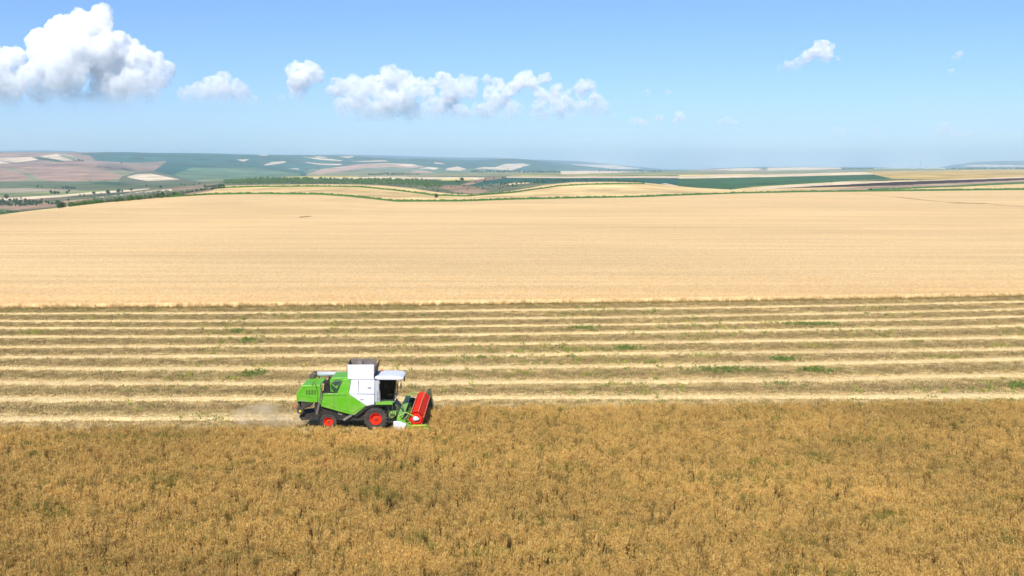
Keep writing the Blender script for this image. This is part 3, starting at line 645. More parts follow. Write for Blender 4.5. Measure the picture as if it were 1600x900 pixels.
def crest_tree(name, u, back, r_px, kind, label, group, cat='shrub', sq=.85):
    """shrub standing just behind the far edge of the wheat"""
    t, _ = ray(u, 300); j = int(np.clip(np.searchsorted(tcol, t), 0, NC - 1)); Y = KY[2][j] + back; p = Vector((t * Y, Y, ground_z(t * Y, Y)))
    r = r_px / FPX * Y; k = kind * 3 + random.randrange(3); cm, tm = KINDS[k]; o = empty(name, p, random.uniform(0, 6.28)); o.scale = (r, r, r * sq)
    link('crown', cm, None, o); link('trunk', tm, None, o); tag(o, label, cat, group); return o
tree('broadleaf_tree', 682, 309.5, 4.3, 0, 'lone round dark tree between the two grass strips on the pale fields', 'trees', 420, 560)
crest_tree('broadleaf_tree', 254, 6, 5.6, 0, 'dark round tree at the corner where the wheat field meets the hedge', 'trees', 'tree', 1)
crest_tree('broadleaf_tree', 96, 8, 6.2, 0, 'large dark tree just behind the left edge of the wheat field', 'trees', 'tree', 1)
crest_tree('broadleaf_tree', 91, 12, 4.4, 0, 'smaller dark tree leaning against the large one behind the wheat edge at left', 'trees', 'tree', 1)
ORD = 'leftmost,second,third,fourth,fifth,sixth,seventh,eighth,ninth,tenth,eleventh,twelfth,thirteenth,fourteenth,fifteenth,sixteenth,seventeenth,eighteenth,nineteenth,twentieth,twenty first,twenty second'.split(',')
def olab(i, n, base): return ('%s %s' % (ORD[0], base)) if i == 0 else ('rightmost %s' % base if i == n - 1 else '%s from the left %s' % (ORD[i], base))
lv = [(10,310,4.2),(33,310,1.7),(40,311,1.3),(65,312.5,2.2),(80,302,3.2),(86,303,3.4),(91,302.5,2.6),(105,302,2.6),(108,299,2.2),(125,305.5,1.7),(131,305.5,2.0),(147,303,3.0),(158,302.5,1.2),(169,302.5,4.0),(185,300.5,3.8),(191,299.5,2.2),(205,297.5,2.2),(59,292.5,2.4),(65,292.5,1.8),(87,294,1.4),(107,313,2.2)]
for i, (u, v, r) in enumerate(sorted(lv)): tree('broadleaf_tree', u, v + .6, r, 0, olab(i, len(lv), 'of the dark trees beside the pale strips in the left valley'), 'scattered trees of the left valley', 500)
for u, v, r in [(98,295,2.4),(103,295,2.6),(107,295,2.4),(112,295.3,2.4),(116,295.3,2.2)]: tree('broadleaf_tree', u, v, r, 0, 'dark tree in the short clump in the middle of the left valley', 'clump of trees in the left valley', 900)
for i, (u, v, r) in enumerate(sorted([(140.5,284,1.3),(186,290.5,1.4),(190,256,2.0),(196,266,1.6),(123,251.5,2.0),(128,252.2,1.8),(217,249,2.2),(222,249.5,2.4),(261,253.5,1.3),(293,251,1.2),(376,258,1.8)])): tree('broadleaf_tree', u, v, r, 0, olab(i, 11, 'of the tiny dark trees high on the hazy slopes at left'), 'trees on the hazy slopes', 1500, 4800)
for i, (u, v, r) in enumerate(sorted([(355,284,2.6),(360,283.5,2.2),(312,288,1.4),(283,289,1.8),(229,291.5,1.8),(251,294.5,3.0),(205,297,2.0),(288,290,1.5),(303,290,1.6)])): tree('broadleaf_tree', u, v, r, 0, olab(i, 9, 'of the small trees along the far lanes behind the long hedge'), 'trees beyond the hedge', 800)
for u in np.arange(320, 352, 3.6): tree('broadleaf_tree', u, 293.5 - (u - 320) * .07, random.uniform(2, 3.2), 0, 'dark bushy tree in the row above the pale field corner', 'row of trees above the field corner', 700, 1200)
for i, (u, v, r) in enumerate(sorted([(722,283,3.6),(713,285,2.4),(717,285.5,2.2),(758,281,2.0),(772,279.5,1.6),(786,279,1.8),(790,279,1.6),(743,286,1.8),(757,284.5,2.0),(705,292,1.2),(711,293,1.0),(725,291.5,1.8),(732,293,1.2),(782,291,1.4),(820,282,1.6),(788,290,1.4),(840,283,1.8),(848,282.5,1.6),(730,297,1.2),(745,294,1.2),(755,296,1.4)])):
    tree('broadleaf_tree', u, v, r, 0, olab(i, 21, 'of the dark trees behind the dip in the pale fields'), 'trees around the middle hollow', 640)
for i, (u, v, r) in enumerate(sorted([(640,289,2.0),(650,290,1.8),(668,293.5,2.2),(676,296,1.8),(684,299,2.6),(700,302,2.2),(706,303,2.4),(716,303.5,2.4),(722,303.5,2.2),(736,304.3,1.8),(750,304.2,1.8),(782,302.5,1.8),(660,296,1.6),(644,291,1.6)])):
    tree('green_shrub', u, v, r, 1, olab(i, 14, 'of the green shrubs along the back edge of the wheat hollow'), 'shrubs lining the hollow', 560, 900, .8, 'shrub')
for u, v, r in [(1297,285,1.5),(1299,285,1.2),(1438,281.5,1.4),(1410,281.8,1.4),(1418,281.8,1.3),(1300,285.3,1.0)]: tree('green_shrub', u, v, r, 0, 'tiny dark shrub beside the ploughed strip at right', 'shrubs on the right plain', 800, 2500, .7, 'shrub')
for u in np.arange(1050, 1068, 3.2): tree('green_shrub', u, 280 + (u-1050) * .1, 1.0, 0, 'tiny shrub beside the track at the corner of the dark green field', 'shrubs at the track', 900, 2500, .8, 'shrub')
# hedge along the wheat's left shoulder: green near shrubs, pale grey blossom behind
for i in range(26):
    crest_tree('green_shrub', 108 + i * 2.1 + random.uniform(-1, 1), random.uniform(5, 22), random.uniform(3.6, 5.4), 1, 'bright green shrub in the thicket on the left shoulder of the wheat', 'green thicket behind the wheat')
for i in range(46):
    crest_tree('grey_shrub', 150 + i * 3.0 + random.uniform(-1.5, 1.5), random.uniform(14, 34), random.uniform(6.0, 8.6) * (1 - max(0, i - 30) * .012), 2, 'pale grey green shrub in the long hedge left of the humped fields', 'long mixed hedge')
for i in range(40):
    crest_tree('green_shrub', 158 + i * 3.1 + random.uniform(-1.5, 1.5), random.uniform(4, 26), random.uniform(3.0, 5.2), random.choice((0, 1, 1)), 'green shrub mixed into the long hedge left of the humped fields', 'green shrubs of the long hedge')
for i in range(26):
    u = 262 + i * 3.5; tree('green_shrub', u, np.interp(u, [262,300,350], [305,300,294.3]), random.uniform(2.6, 3.8), random.choice((0, 1, 2, 1)), 'green shrub in the upper end of the hedge below the pale field corner', 'upper end of the hedge', 460, 720, .75, 'shrub')

def wood(name, pts, r, dens, label, ymin, ymax, mats=None, spread=1.0, hz=1.0):
    """a far wood reading as one mass: many lumpy crowns in one object"""
    parts = []
    us = [p[0] for p in pts]; tops = [p[1] for p in pts]; bots = [p[2] for p in pts]
    n = int(dens * (us[-1] - us[0]))
    for i in range(n):
        u = random.uniform(us[0], us[-1]); a = np.interp(u, us, tops); b = np.interp(u, us, bots); v = random.uniform(a, b)
        p = ground_at(u, v, ymin, ymax); rr = r * random.uniform(.6, 1.25) / FPX * p.y
        V, F = crown_geo(90, 1, .85 * hz, .7, .26, 6); parts.append((V * rr + [p.x, p.y, p.z], F))
    V, F = merge(parts); me = mesh_np(name, V, F); me.materials.append(mats or LEAF[0])
    return tag(link(name, me), label, 'wood', kind='stuff')
wood('woodland', [(350,284,287.5),(400,279.5,287.5),(480,279.5,287),(560,281,287.8),(620,280,289.5),(650,281,290),(690,286,294)], 2.3, 2.6, 'dense dark green woodland strip behind the humped wheat fields', 720, 1400, LEAF[1])
wood('woodland', [(-20,314,322),(30,313.5,322),(66,315,321)], 2.6, 1.3, 'dark tree mass in the valley at the left edge', 500, 1100)
wood('woodland', [(72,315,320),(92,316,320)], 2.4, .8, 'dark clump right of the left tree mass in the valley', 500, 1100)
wood('woodland', [(-20,330,336),(20,331,336),(35,333,335)], 2.2, .8, 'green scrub by the left edge behind the wheat', 450, 800, LEAF[1])
wood('woodland', [(575,272.8,274),(610,271.5,274),(655,272.5,273.5)], 1.6, .9, 'dark tree line at the foot of the pink hill', 2200, 3800)
wood('woodland', [(735,268,269.5),(800,267,270),(875,268.5,271)], 1.7, 1.0, 'hazy dark wood left of the pale band at mid distance', 2800, 6000)
wood('woodland', [(935,266.5,268),(990,267.5,268.5),(1035,268,268.8)], 1.3, 1.0, 'long thin hazy wood right of the middle', 3000, 6000)
wood('woodland', [(1315,264.2,265),(1365,263.6,264.6)], 1.3, 1.0, 'thin dark wood on the horizon at right', 3600, 6500)
wood('woodland', [(1480,264,265.3),(1560,263.6,265),(1680,263,264.6)], 1.5, .8, 'dark blue wood under the hill at the right edge', 3600, 6500)
wood('woodland', [(780,287,296),(820,283,288),(880,281,284),(930,280.5,283),(960,281,283.5),(1010,284.5,286)], 1.5, .9, 'dark shrubs along the back of the right wheat hump', 650, 1300)
wood('woodland', [(750,289,298),(790,286,294)], 1.7, 1.0, 'grey green scrub in the middle hollow', 650, 1200, LEAF[2])
for a_ in [(113,250.3,131,251.6,'hazy dark grove beside the pale hilltop fields at left'),(206,247.5,228,249.5,'hazy grove on the teal hillside at left'),(150,261,176,263,'scattered dark scrub on the brown slope'),(188,264,212,268.5,'bluish scrub in the gully of the brown slope'),(300,249,330,251,'hazy hedge high on the teal hill'),(350,251,400,256,'dark scrub below the small pale triangle'),(545,247,580,248.5,'hazy wood near the top of the blue hills'),(640,250,690,252,'hazy wood along the blue ridge')]:
    wood('woodland', [(a_[0], a_[1]-.7, a_[1]+.7), (a_[2], a_[3]-.7, a_[3]+.7)], 1.15, .7, a_[4], 2200, 6500)
wood('woodland', [(475,264.5,267.5),(500,262,266.5)], 1.3, .8, 'hazy wood in the fold left of the pink hill', 2600, 5000)

# ------------------------------------------------------------------ wheel track pressed through the wheat
def canopy(u, v): 
    t, e = ray(u, v); Y = (CAM_H - WH - .1) / -e
    for _ in range(4): Y = (CAM_H - (ground_z(t * Y, Y) + WH)) / -e
    return float(t * Y), float(Y)
for nm, P, w0, lab in (('field_track', [(1330,302),(1400,308),(1440,312.5),(1480,316.5),(1500,317.5)], 6.0, 'wheel track'), ('field_track', [(1490,317),(1540,318.5),(1570,321.5),(1610,324.5)], 4.0, 'wheel track'), ('field_track', [(468,339.8),(478,338.8),(487,338.3)], 2.5, 'track')):
    us = np.arange(P[0][0], P[-1][0], 2.0); vs = np.interp(us, [q[0] for q in P], [q[1] for q in P]) ; Vv = []
    for u, v in zip(us, vs):
        X, Y = canopy(u, v); w_ = w0 * rng.uniform(.4, 1.2)
        for f in (-1, 0, 1): Vv.append((X, Y + f * w_, ground_z(X, Y) + WH + .30 - .10 * abs(f)))
    tag(link(nm, mesh_np(nm, np.array(Vv), grid_faces(len(us), 3)), weed_mat('pressed_wheat', srgb(132, 100, 56), srgb(176, 140, 88))), kind='structure')
# ------------------------------------------------------------------ far village and masts on the skyline
M_WALL = N('pale_wall'); M_WALL.base(srgb(226, 220, 208), .9); M_WALL = M_WALL.m; M_ROOF = N('clay_roof'); M_ROOF.base(srgb(140, 86, 64), .9); M_ROOF = M_ROOF.m; M_STEEL = N('mast_steel'); M_STEEL.base(srgb(90, 96, 104), .6); M_STEEL = M_STEEL.m
for i, (u, v, w_) in enumerate([(1368,263.6,3.2),(1374,263.6,2.4),(1421,263.4,2.6),(1427,263.4,3.4),(1449,263.4,4.2),(1458,263.5,3.0),(1474,263.7,3.6)]):
    p = ground_at(u, v, 3300, 6000); q = w_ / FPX * p.y; h_ = q * .38; e_ = empty('farm_building', p, .2 * (i % 3))
    link('wall', mesh_np('wall', np.array([(x, y, z) for z in (-1, h_) for x, y in ((-q/2,-q/4),(q/2,-q/4),(q/2,q/4),(-q/2,q/4))]), np.array([(0,1,5,4),(1,2,6,5),(2,3,7,6),(3,0,4,7),(4,5,6,7)])), M_WALL, e_)
    link('roof', mesh_np('roof', np.array([(-q*.53,-q*.28,h_*.98),(q*.53,-q*.28,h_*.98),(q*.53,0,h_*1.5),(-q*.53,0,h_*1.5),(-q*.53,q*.28,h_*.98),(q*.53,q*.28,h_*.98)]), np.array([(0,1,2,3),(3,2,5,4)])), M_ROOF, e_)
    tag(e_, olab(i, 7, 'of the pale farm buildings on the right horizon'), 'building', 'farm buildings on the horizon')
for u, v, h_px, lab in ((287.5, 240, 7, 'thin lattice mast on the teal hill at left'), (1438, 263.5, 14, 'tall thin mast above the farm buildings on the right horizon')):
    p = ground_at(u, v, 3200, 6500); H_ = h_px / FPX * p.y; r_ = .22 / FPX * p.y; Vm, Fm = [], []
    for k in range(9):
        rr = r_ * (1 - k / 11)
        for j in range(4): Vm.append((rr * math.cos(j*1.571), rr * math.sin(j*1.571), H_ * k / 8))
    for k in range(8):
        for j in range(4): Fm.append((k*4+j, k*4+(j+1)%4, k*4+4+(j+1)%4, k*4+4+j))
    o = link('radio_mast', mesh_np('radio_mast', np.array(Vm), np.array(Fm)), M_STEEL); o.location = p; tag(o, lab, 'mast')

# ------------------------------------------------------------------ haze
def box_me(name, a, b):
    V = [(x, y, z) for x in (a[0], b[0]) for y in (a[1], b[1]) for z in (a[2], b[2])]
    return mesh_np(name, np.array(V), np.array([(0,1,3,2),(4,6,7,5),(0,4,5,1),(2,3,7,6),(0,2,6,4),(1,5,7,3)]))
zlo, zhi = float(Zs.min()) - 1, max(float(Zs.max()), CAM_H) + 16
hm = bpy.data.materials.new('haze_air'); hm.use_nodes = True; ht = hm.node_tree; ht.nodes.clear()
pv = ht.nodes.new('ShaderNodeVolumePrincipled'); ho = ht.nodes.new('ShaderNodeOutputMaterial'); ht.links.new(pv.outputs[0], ho.inputs['Volume'])
pv.inputs['Color'].default_value = (0.64, 0.87, 1.0, 1); pv.inputs['Density'].default_value = 0.9e-4; pv.inputs['Anisotropy'].default_value = 0.0
hz = link('haze', box_me('haze', (-20000, -200, zlo), (20000, 18600, zhi)), hm); tag(hz, kind='stuff')
print('terrain z', zlo, zhi, 'verts', NR * NC)
# ------------------------------------------------------------------ clouds: lit volumes far beyond the haze
def cloud_mat(name, dens, base_z, top_z):
    m = bpy.data.materials.new(name); m.use_nodes = True; t = m.node_tree; t.nodes.clear()
    v = t.nodes.new('ShaderNodeVolumePrincipled'); o = t.nodes.new('ShaderNodeOutputMaterial'); t.links.new(v.outputs[0], o.inputs['Volume'])
    v.inputs['Color'].default_value = (1, 1, 1, 1); v.inputs['Anisotropy'].default_value = -0.25
    g = t.nodes.new('ShaderNodeNewGeometry'); s = t.nodes.new('ShaderNodeSeparateXYZ'); t.links.new(g.outputs['Position'], s.inputs[0])
    r = t.nodes.new('ShaderNodeMapRange'); r.interpolation_type = 'SMOOTHSTEP'
    r.inputs['From Min'].default_value = base_z; r.inputs['From Max'].default_value = top_z; r.inputs['To Min'].default_value = dens * 0.015; r.inputs['To Max'].default_value = dens
    t.links.new(s.outputs['Z'], r.inputs['Value']); 
    nz_ = t.nodes.new('ShaderNodeTexNoise'); nz_.inputs['Scale'].default_value = 0.011; nz_.inputs['Detail'].default_value = 6; nz_.inputs['Roughness'].default_value = .65; t.links.new(g.outputs['Position'], nz_.inputs['Vector'])
    r2 = t.nodes.new('ShaderNodeMapRange'); r2.inputs['From Min'].default_value = .40; r2.inputs['From Max'].default_value = .60; r2.inputs['To Min'].default_value = .1; r2.inputs['To Max'].default_value = 1.9; t.links.new(nz_.outputs[0], r2.inputs['Value'])
    mu = t.nodes.new('ShaderNodeMath'); mu.operation = 'MULTIPLY'; t.links.new(r.outputs[0], mu.inputs[0]); t.links.new(r2.outputs[0], mu.inputs[1]); t.links.new(mu.outputs[0], v.inputs['Density'])
    m.cycles.volume_step_rate = 0.5
    return m
ICO = bmesh.new(); bmesh.ops.create_icosphere(ICO, subdivisions=2, radius=1.0)
ICO_V = np.array([v.co[:] for v in ICO.verts]); ICO_F = np.array([[v.index for v in f.verts] for f in ICO.faces]); ICO.free()
FILL = 1
def cloud(blobs, dens, label, vbase, vtop, Y=19500.0, sub=16, vox=34.0, amp=1.0):
    parts = []
    for (u, v, r) in blobs:
        r = r * 1.14 + .5
        t, e = ray(u, v); rr = r / FPX * Y; c = np.array([t * Y, Y, CAM_H + e * Y]); c[1] += rng.uniform(-.8, .8) * rr
        parts.append((ICO_V * rr * .86 * [1, .8, 1] + c, ICO_F))
        d = unit(rng.normal(size=(sub, 3)) + [0, -.3, .35])
        for q in d:
            r2 = rr * rng.uniform(.22, .46); c2 = c + q * rr * .78 * [1, .8, 1]; parts.append((ICO_V * r2 + c2, ICO_F))
            for q3 in unit(rng.normal(size=(3, 3)) + q * .9): parts.append((ICO_V * r2 * rng.uniform(.3, .5) + c2 + q3 * r2 * .85, ICO_F))
    V, F = merge(parts); ctr = V.mean(0)
    _, eb = ray(800, vbase); _, et = ray(800, vtop)
    o = link('cloud', mesh_np('cloud', V - ctr, F), cloud_mat('cloud_vapour', dens * .48, CAM_H + eb * Y, CAM_H + et * Y)); o.location = ctr
    rm = o.modifiers.new('merge', 'REMESH'); rm.mode = 'VOXEL'; rm.voxel_size = vox
    for nm, sz, st in (('billow', 260, 100 * amp), ('curl', 85, 60 * amp), ('froth', 38, 30 * amp)):
        tx = bpy.data.textures.new(nm, 'CLOUDS'); tx.noise_scale = sz; tx.noise_depth = 3
        dm = o.modifiers.new(nm, 'DISPLACE'); dm.texture = tx; dm.strength = st; dm.mid_level = .5; dm.texture_coords = 'GLOBAL'
    tag(o, label, 'cloud', 'white clouds in the blue sky'); return o
CL = [
 ([(540,172,16),(570,176,18),(600,178,20),(640,176,18),(680,176,18),(720,180,16),(760,178,16),(800,180,16),(840,182,14),(880,178,14),(620,160,16),(700,164,14)], .009, 'faint veil hanging low under the long cloud bank', 200, 150),
 ([(158,17,12),(152,32,18),(164,38,13),(125,34,17),(104,44,17),(84,42,9),(140,55,26),(100,66,26),(68,68,18),(60,84,18),(30,92,16),(90,92,26),(130,90,30),(170,72,22),(196,82,20),(215,92,18),(240,100,18),(258,110,13),(244,122,16),(215,120,22),(170,110,30),(110,120,30),(70,120,26),(110,140,26),(160,140,30),(210,142,24),(250,130,10),(70,146,20),(150,160,22),(190,158,20),(110,160,20),(60,162,16),(232,148,18),(20,164,16)],
  .028, 'towering bright cumulus cloud at the upper left', 172, 50),
 ([(-14,100,22),(4,112,20),(18,128,18),(30,144,16),(-10,140,26),(6,155,20),(58,155,10)], .02, 'puffy white cloud cut by the left edge of the sky', 172, 110),
 ([(345,128,13),(330,136,14),(310,142,11),(292,138,6),(372,140,13),(384,152,11),(352,150,16),(325,152,14),(300,152,12),(284,146,9),(378,156,12),(398,158,7)], .014, 'soft low cloud just right of the towering one', 172, 120),
 ([(462,110,13),(488,114,14),(476,128,15),(458,134,11),(498,122,7),(470,146,14),(438,152,7)], .02, 'small bright rounded cloud left of the long cloud bank', 165, 112),
 ([(600,110,7),(614,118,13),(632,124,13),(655,134,11),(553,134,13),(530,138,13),(518,143,9),(578,132,13),(596,138,18),(560,150,18),(635,148,18),(600,160,18),(668,150,12),(545,160,12)], .016, 'wide hazy cloud forming the left half of the cloud bank', 190, 125),
 ([(670,132,10),(690,128,12),(712,146,14),(790,146,10),(785,165,12),(704,134,13),(722,128,8),(740,128,8),(760,124,6),(778,130,8),(735,142,12),(700,150,12),(765,150,11),(745,176,13),(728,182,9),(764,174,11),(775,160,9)], .016, 'ragged pale cloud in the middle of the cloud bank', 195, 130),
 ([(800,140,10),(818,124,13),(832,130,9),(852,122,8),(810,134,7),(846,146,9),(862,154,12),(870,168,11),(856,180,10),(842,165,8)], .02, 'bright upright cloud near the right of the cloud bank', 196, 130),
 ([(870,140,8),(884,160,9),(908,138,11),(922,134,7),(930,158,11),(942,170,10),(908,170,10),(926,178,11),(958,180,6),(888,144,5),(896,172,7)], .016, 'small lumpy cloud at the right end of the cloud bank', 194, 135),
 ([(1284,74,12),(1297,76,9),(1272,82,10),(1258,92,8),(1244,99,8),(1232,104,8),(1219,108,6),(1290,88,9),(1308,92,4),(1245,107,6)], .02, 'single bright cloud high in the right half of the sky', 118, 80),
 ([(1499,84,5),(1494,88,5),(1486,91,3)], .012, 'small wisp high near the right edge of the sky', 100, 80),
 ([(1483,112,4),(1489,111,4)], .012, 'tiny wisp below the other near the right edge of the sky', 120, 105),
 ([(1012,143,4),(1015,146,3)], .014, 'tiny puff alone above the row of small clouds, the left one of a pair', 155, 140),
 ([(1042,145,4),(1048,145,3)], .009, 'tiny faint puff, the right one of a pair', 155, 140),
 ([(988,190,6),(1000,194,7),(1010,197,5)], .012, 'low flat puff left of two small upright puffs', 204, 185),
 ([(1029,182,5),(1031,188,6)], .014, 'small upright puff, left of the taller one', 200, 178),
 ([(1060,180,6),(1062,187,8),(1055,192,5)], .014, 'small upright puff, the taller of two', 202, 178),
 ([(1126,192,6),(1137,190,7),(1150,192,5)], .012, 'small flat cloud right of the upright puffs', 202, 184),
 ([(1474,202,9),(1486,208,8),(1464,210,6),(1500,212,6),(1514,214,7),(1508,208,5)], .008, 'faint low cloud near the horizon at right', 226, 198),
 ([(1310,203,6),(1316,208,6),(1302,210,5)], .006, 'very faint puff near the horizon right of centre', 222, 198),
 ([(1370,208,7),(1362,213,6),(1380,214,6)], .006, 'very faint puff between the other low clouds at right', 225, 200),
]
for b in CL: cloud(*b)
# ------------------------------------------------------------------ combine harvester
def paint(name, c, rough=.35, dust=.25, metal=0.0, spec=.5):
    n = N(name); f = n.noise(n.obj(), 2.2, 5, .65); z = n.noise(n.obj((1, 1, 4)), 1.1, 4, .6)
    fac = n.math('MULTIPLY', n.ramp(f, [(.42, G(0)), (.75, G(dust * 1.6))]), 1.0)
    cc = n.mix(fac, c, srgb(196, 172, 128)); cc = n.mix(n.ramp(z, [(.45, G(0)), (.8, G(dust))]), cc, srgb(180, 160, 120))
    sx = n.n('ShaderNodeSeparateXYZ'); n.l(n.obj(), sx.inputs[0])
    low = n.math('MULTIPLY', n.math('SUBTRACT', 2.3, sx.outputs['Z'], clamp=True), n.ramp(f, [(.35, G(.15)), (.65, G(.55))]), clamp=True)
    cc = n.mix(n.math('MULTIPLY', low, min(1.0, dust * 3)), cc, srgb(170, 146, 104))
    n.base(cc, rough, spec); n.b.inputs['Metallic'].default_value = metal
    n.l(n.ramp(f, [(.3, G(rough * .8)), (.8, G(min(1, rough * 1.9)))]), n.b.inputs['Roughness']); return n.m
P_GREEN = paint('green_paint', srgb(90, 170, 6), .38, .12); P_LIME = paint('light_green_paint', srgb(116, 178, 56), .4, .15)
P_WHITE = paint('white_paint', srgb(214, 216, 220), .35, .10); P_GREY = paint('grey_paint', srgb(176, 182, 186), .45, .15)
P_RED = paint('red_paint', srgb(226, 36, 6), .7, .03, 0, .08); P_ORANGE = paint('orange_edge', srgb(226, 110, 60), .5, .2)
P_DARK = paint('dark_steel', srgb(44, 42, 40), .6, .10); P_BLACK = paint('black_underside', srgb(18, 18, 18), .7, .03)
P_DGREEN = paint('dark_green_steel', srgb(24, 66, 44), .5, .12); P_METAL = paint('bare_metal', srgb(150, 148, 144), .4, .2, .6)
P_RUBBER = paint('tyre_rubber', srgb(46, 47, 50), .85, .05, 0, .2); P_YELLOW = paint('yellow_paint', srgb(214, 196, 30), .45, .15)
P_TANK = paint('tank_inside', srgb(66, 58, 54), .6, .15); P_SEAT = paint('seat_cloth', srgb(50, 60, 56), .9, 0); P_HUB = paint('hub_dark', srgb(50, 20, 14), .6, .1)
def glass_mat():
    m = bpy.data.materials.new('tinted_glass'); m.use_nodes = True; t = m.node_tree; t.nodes.clear()
    a = t.nodes.new('ShaderNodeBsdfTransparent'); a.inputs[0].default_value = (.22, .40, .36, 1)
    b = t.nodes.new('ShaderNodeBsdfGlossy'); b.inputs['Roughness'].default_value = .03; b.inputs[0].default_value = (.9, .95, .95, 1)
    f = t.nodes.new('ShaderNodeFresnel'); f.inputs[0].default_value = 1.42; x = t.nodes.new('ShaderNodeMixShader'); o = t.nodes.new('ShaderNodeOutputMaterial')
    t.links.new(f.outputs[0], x.inputs[0]); t.links.new(a.outputs[0], x.inputs[1]); t.links.new(b.outputs[0], x.inputs[2]); t.links.new(x.outputs[0], o.inputs[0]); return m
P_GLASS = glass_mat()
class MB:
    def __init__(s): s.bm = bmesh.new()
    def box(s, x, y, z, rot=None, ctr=None):
        r = bmesh.ops.create_cube(s.bm, size=1.0); vs = r['verts']
        c = Vector(((x[0]+x[1])/2, (y[0]+y[1])/2, (z[0]+z[1])/2)); d = Vector((x[1]-x[0], y[1]-y[0], z[1]-z[0]))
        for v in vs: v.co = Vector((v.co.x*d.x, v.co.y*d.y, v.co.z*d.z))
        if rot: bmesh.ops.rotate(s.bm, verts=vs, cent=(0, 0, 0), matrix=rot)
        for v in vs: v.co += c
        return s
    def prism(s, prof, y0, y1, lean=None):
        """profile in (x, z), extruded along y; lean(z) shifts y of the near face"""
        a = [s.bm.verts.new((x, y0 + (lean(z) if lean else 0), z)) for x, z in prof]; b = [s.bm.verts.new((x, y1, z)) for x, z in prof]
        s.bm.faces.new(a); s.bm.faces.new(b[::-1]); n = len(prof)
        for i in range(n): s.bm.faces.new((a[i], b[i], b[(i+1) % n], a[(i+1) % n]))
        return s
    def tube(s, pts, r, n=10):
        pts = [Vector(p) for p in pts]; rs = r if isinstance(r, (list, tuple)) else [r] * len(pts); rings = []
        for i, p in enumerate(pts):
            d = (pts[min(i+1, len(pts)-1)] - pts[max(i-1, 0)]).normalized(); q = d.to_track_quat('Z', 'Y')
            rings.append([s.bm.verts.new(p + q @ Vector((rs[i]*math.cos(6.2832*j/n), rs[i]*math.sin(6.2832*j/n), 0))) for j in range(n)])
        for i in range(len(rings)-1):
            for j in range(n): s.bm.faces.new((rings[i][j], rings[i][(j+1) % n], rings[i+1][(j+1) % n], rings[i+1][j]))
        s.bm.faces.new(rings[0][::-1]); s.bm.faces.new(rings[-1]); return s
    def lathe(s, prof, cx, cz, n=40):
        """(radius, y) profile turned about an axis along y at (cx, cz); closed loop"""
        rings = [[s.bm.verts.new((cx + r*math.cos(6.2832*j/n), y, cz + r*math.sin(6.2832*j/n))) for j in range(n)] for r, y in prof]
        m = len(rings)
        for i in range(m - 1):
            for j in range(n): s.bm.faces.new((rings[i][j], rings[i][(j+1) % n], rings[i+1][(j+1) % n], rings[i+1][j]))
        return s
    def build(s, name, m, parent=None, bev=0.02, label=None, smooth=False):
        bmesh.ops.recalc_face_normals(s.bm, faces=s.bm.faces[:]); me = bpy.data.meshes.new(name); s.bm.to_mesh(me); s.bm.free()
        o = link(name, me, m, parent)
        if smooth:
            for p in me.polygons: p.use_smooth = True
        if bev:
            b = o.modifiers.new('edge', 'BEVEL'); b.width = bev; b.segments = 2; b.limit_method = 'ANGLE'; b.angle_limit = R(35)
        if label: o['label'] = label
        return o
CX, CY, CRZ = -10.87, 81.25, 0.012
T = empty('combine_harvester', (CX, CY, 0), CRZ); T.scale = (1, 1, .975)
tag(T, 'green and white combine harvester with red reel cutting the brown crop', 'combine')
# body
MB().prism([(-4.9,1.0),(-4.9,3.0),(-2.2,3.05),(-0.1,3.1),(0.3,2.2),(0.5,1.5),(-.2,.75),(-1.2,.75),(-3.2,.8)], -1.22, 1.22).build('chassis', P_BLACK, T)
GP = [(-4.45,2.35),(-4.36,3.06),(-3.05,3.08),(-2.52,4.22),(-1.92,4.26),(-2.12,3.02),(-.74,2.02),(-1.72,1.24),(-2.86,1.56),(-4.3,2.0)]
WP = [(-1.90,4.26),(-2.10,3.02),(-.72,2.02),(-.10,2.16),(-.07,4.26)]
for sgn in (-1, 1):
    ln = lambda z: 0.10 * max(0, z - 3.0)
    side = (lambda b, c: (-1.5, -1.3)) (0, 0) if sgn < 0 else (1.3, 1.5)
    if sgn < 0: MB().prism(GP, -1.5, -1.24, ln).build('side_panel', P_GREEN, T, .03)
    else: MB().prism(GP, 1.5, 1.24).build('side_panel', P_GREEN, T, .03)
    if sgn < 0: MB().prism(WP, -1.505, -1.24, ln).build('tank_side_panel', P_WHITE, T, .03)
    else: MB().prism(WP, 1.505, 1.24).build('tank_side_panel', P_WHITE, T, .03)
MB().prism([(-4.42,2.42),(-4.42,2.50),(-1.85,1.52),(-1.75,1.42)], -1.53, -1.49).prism([(-2.15,1.35),(-2.05,1.43),(-.78,2.13),(-.76,2.03)], -1.53, -1.49).build('panel_ridge', P_GREEN, T, .012)
MB().box((-2.08,-.08), (-1.515,-1.49), (3.03,3.06)).box((-1.35,-1.33), (-1.512,-1.40), (3.1,4.15)).build('panel_seam', P_GREY, T, 0)
MB().box((-1.88,-1.62), (-1.535,-1.49), (1.30,1.34)).tube([(-2.95,-1.5,1.5),(-2.9,-1.56,1.38),(-2.7,-1.56,1.34),(-2.65,-1.5,1.44)], .018, 6).build('panel_handle', P_METAL, T, 0)
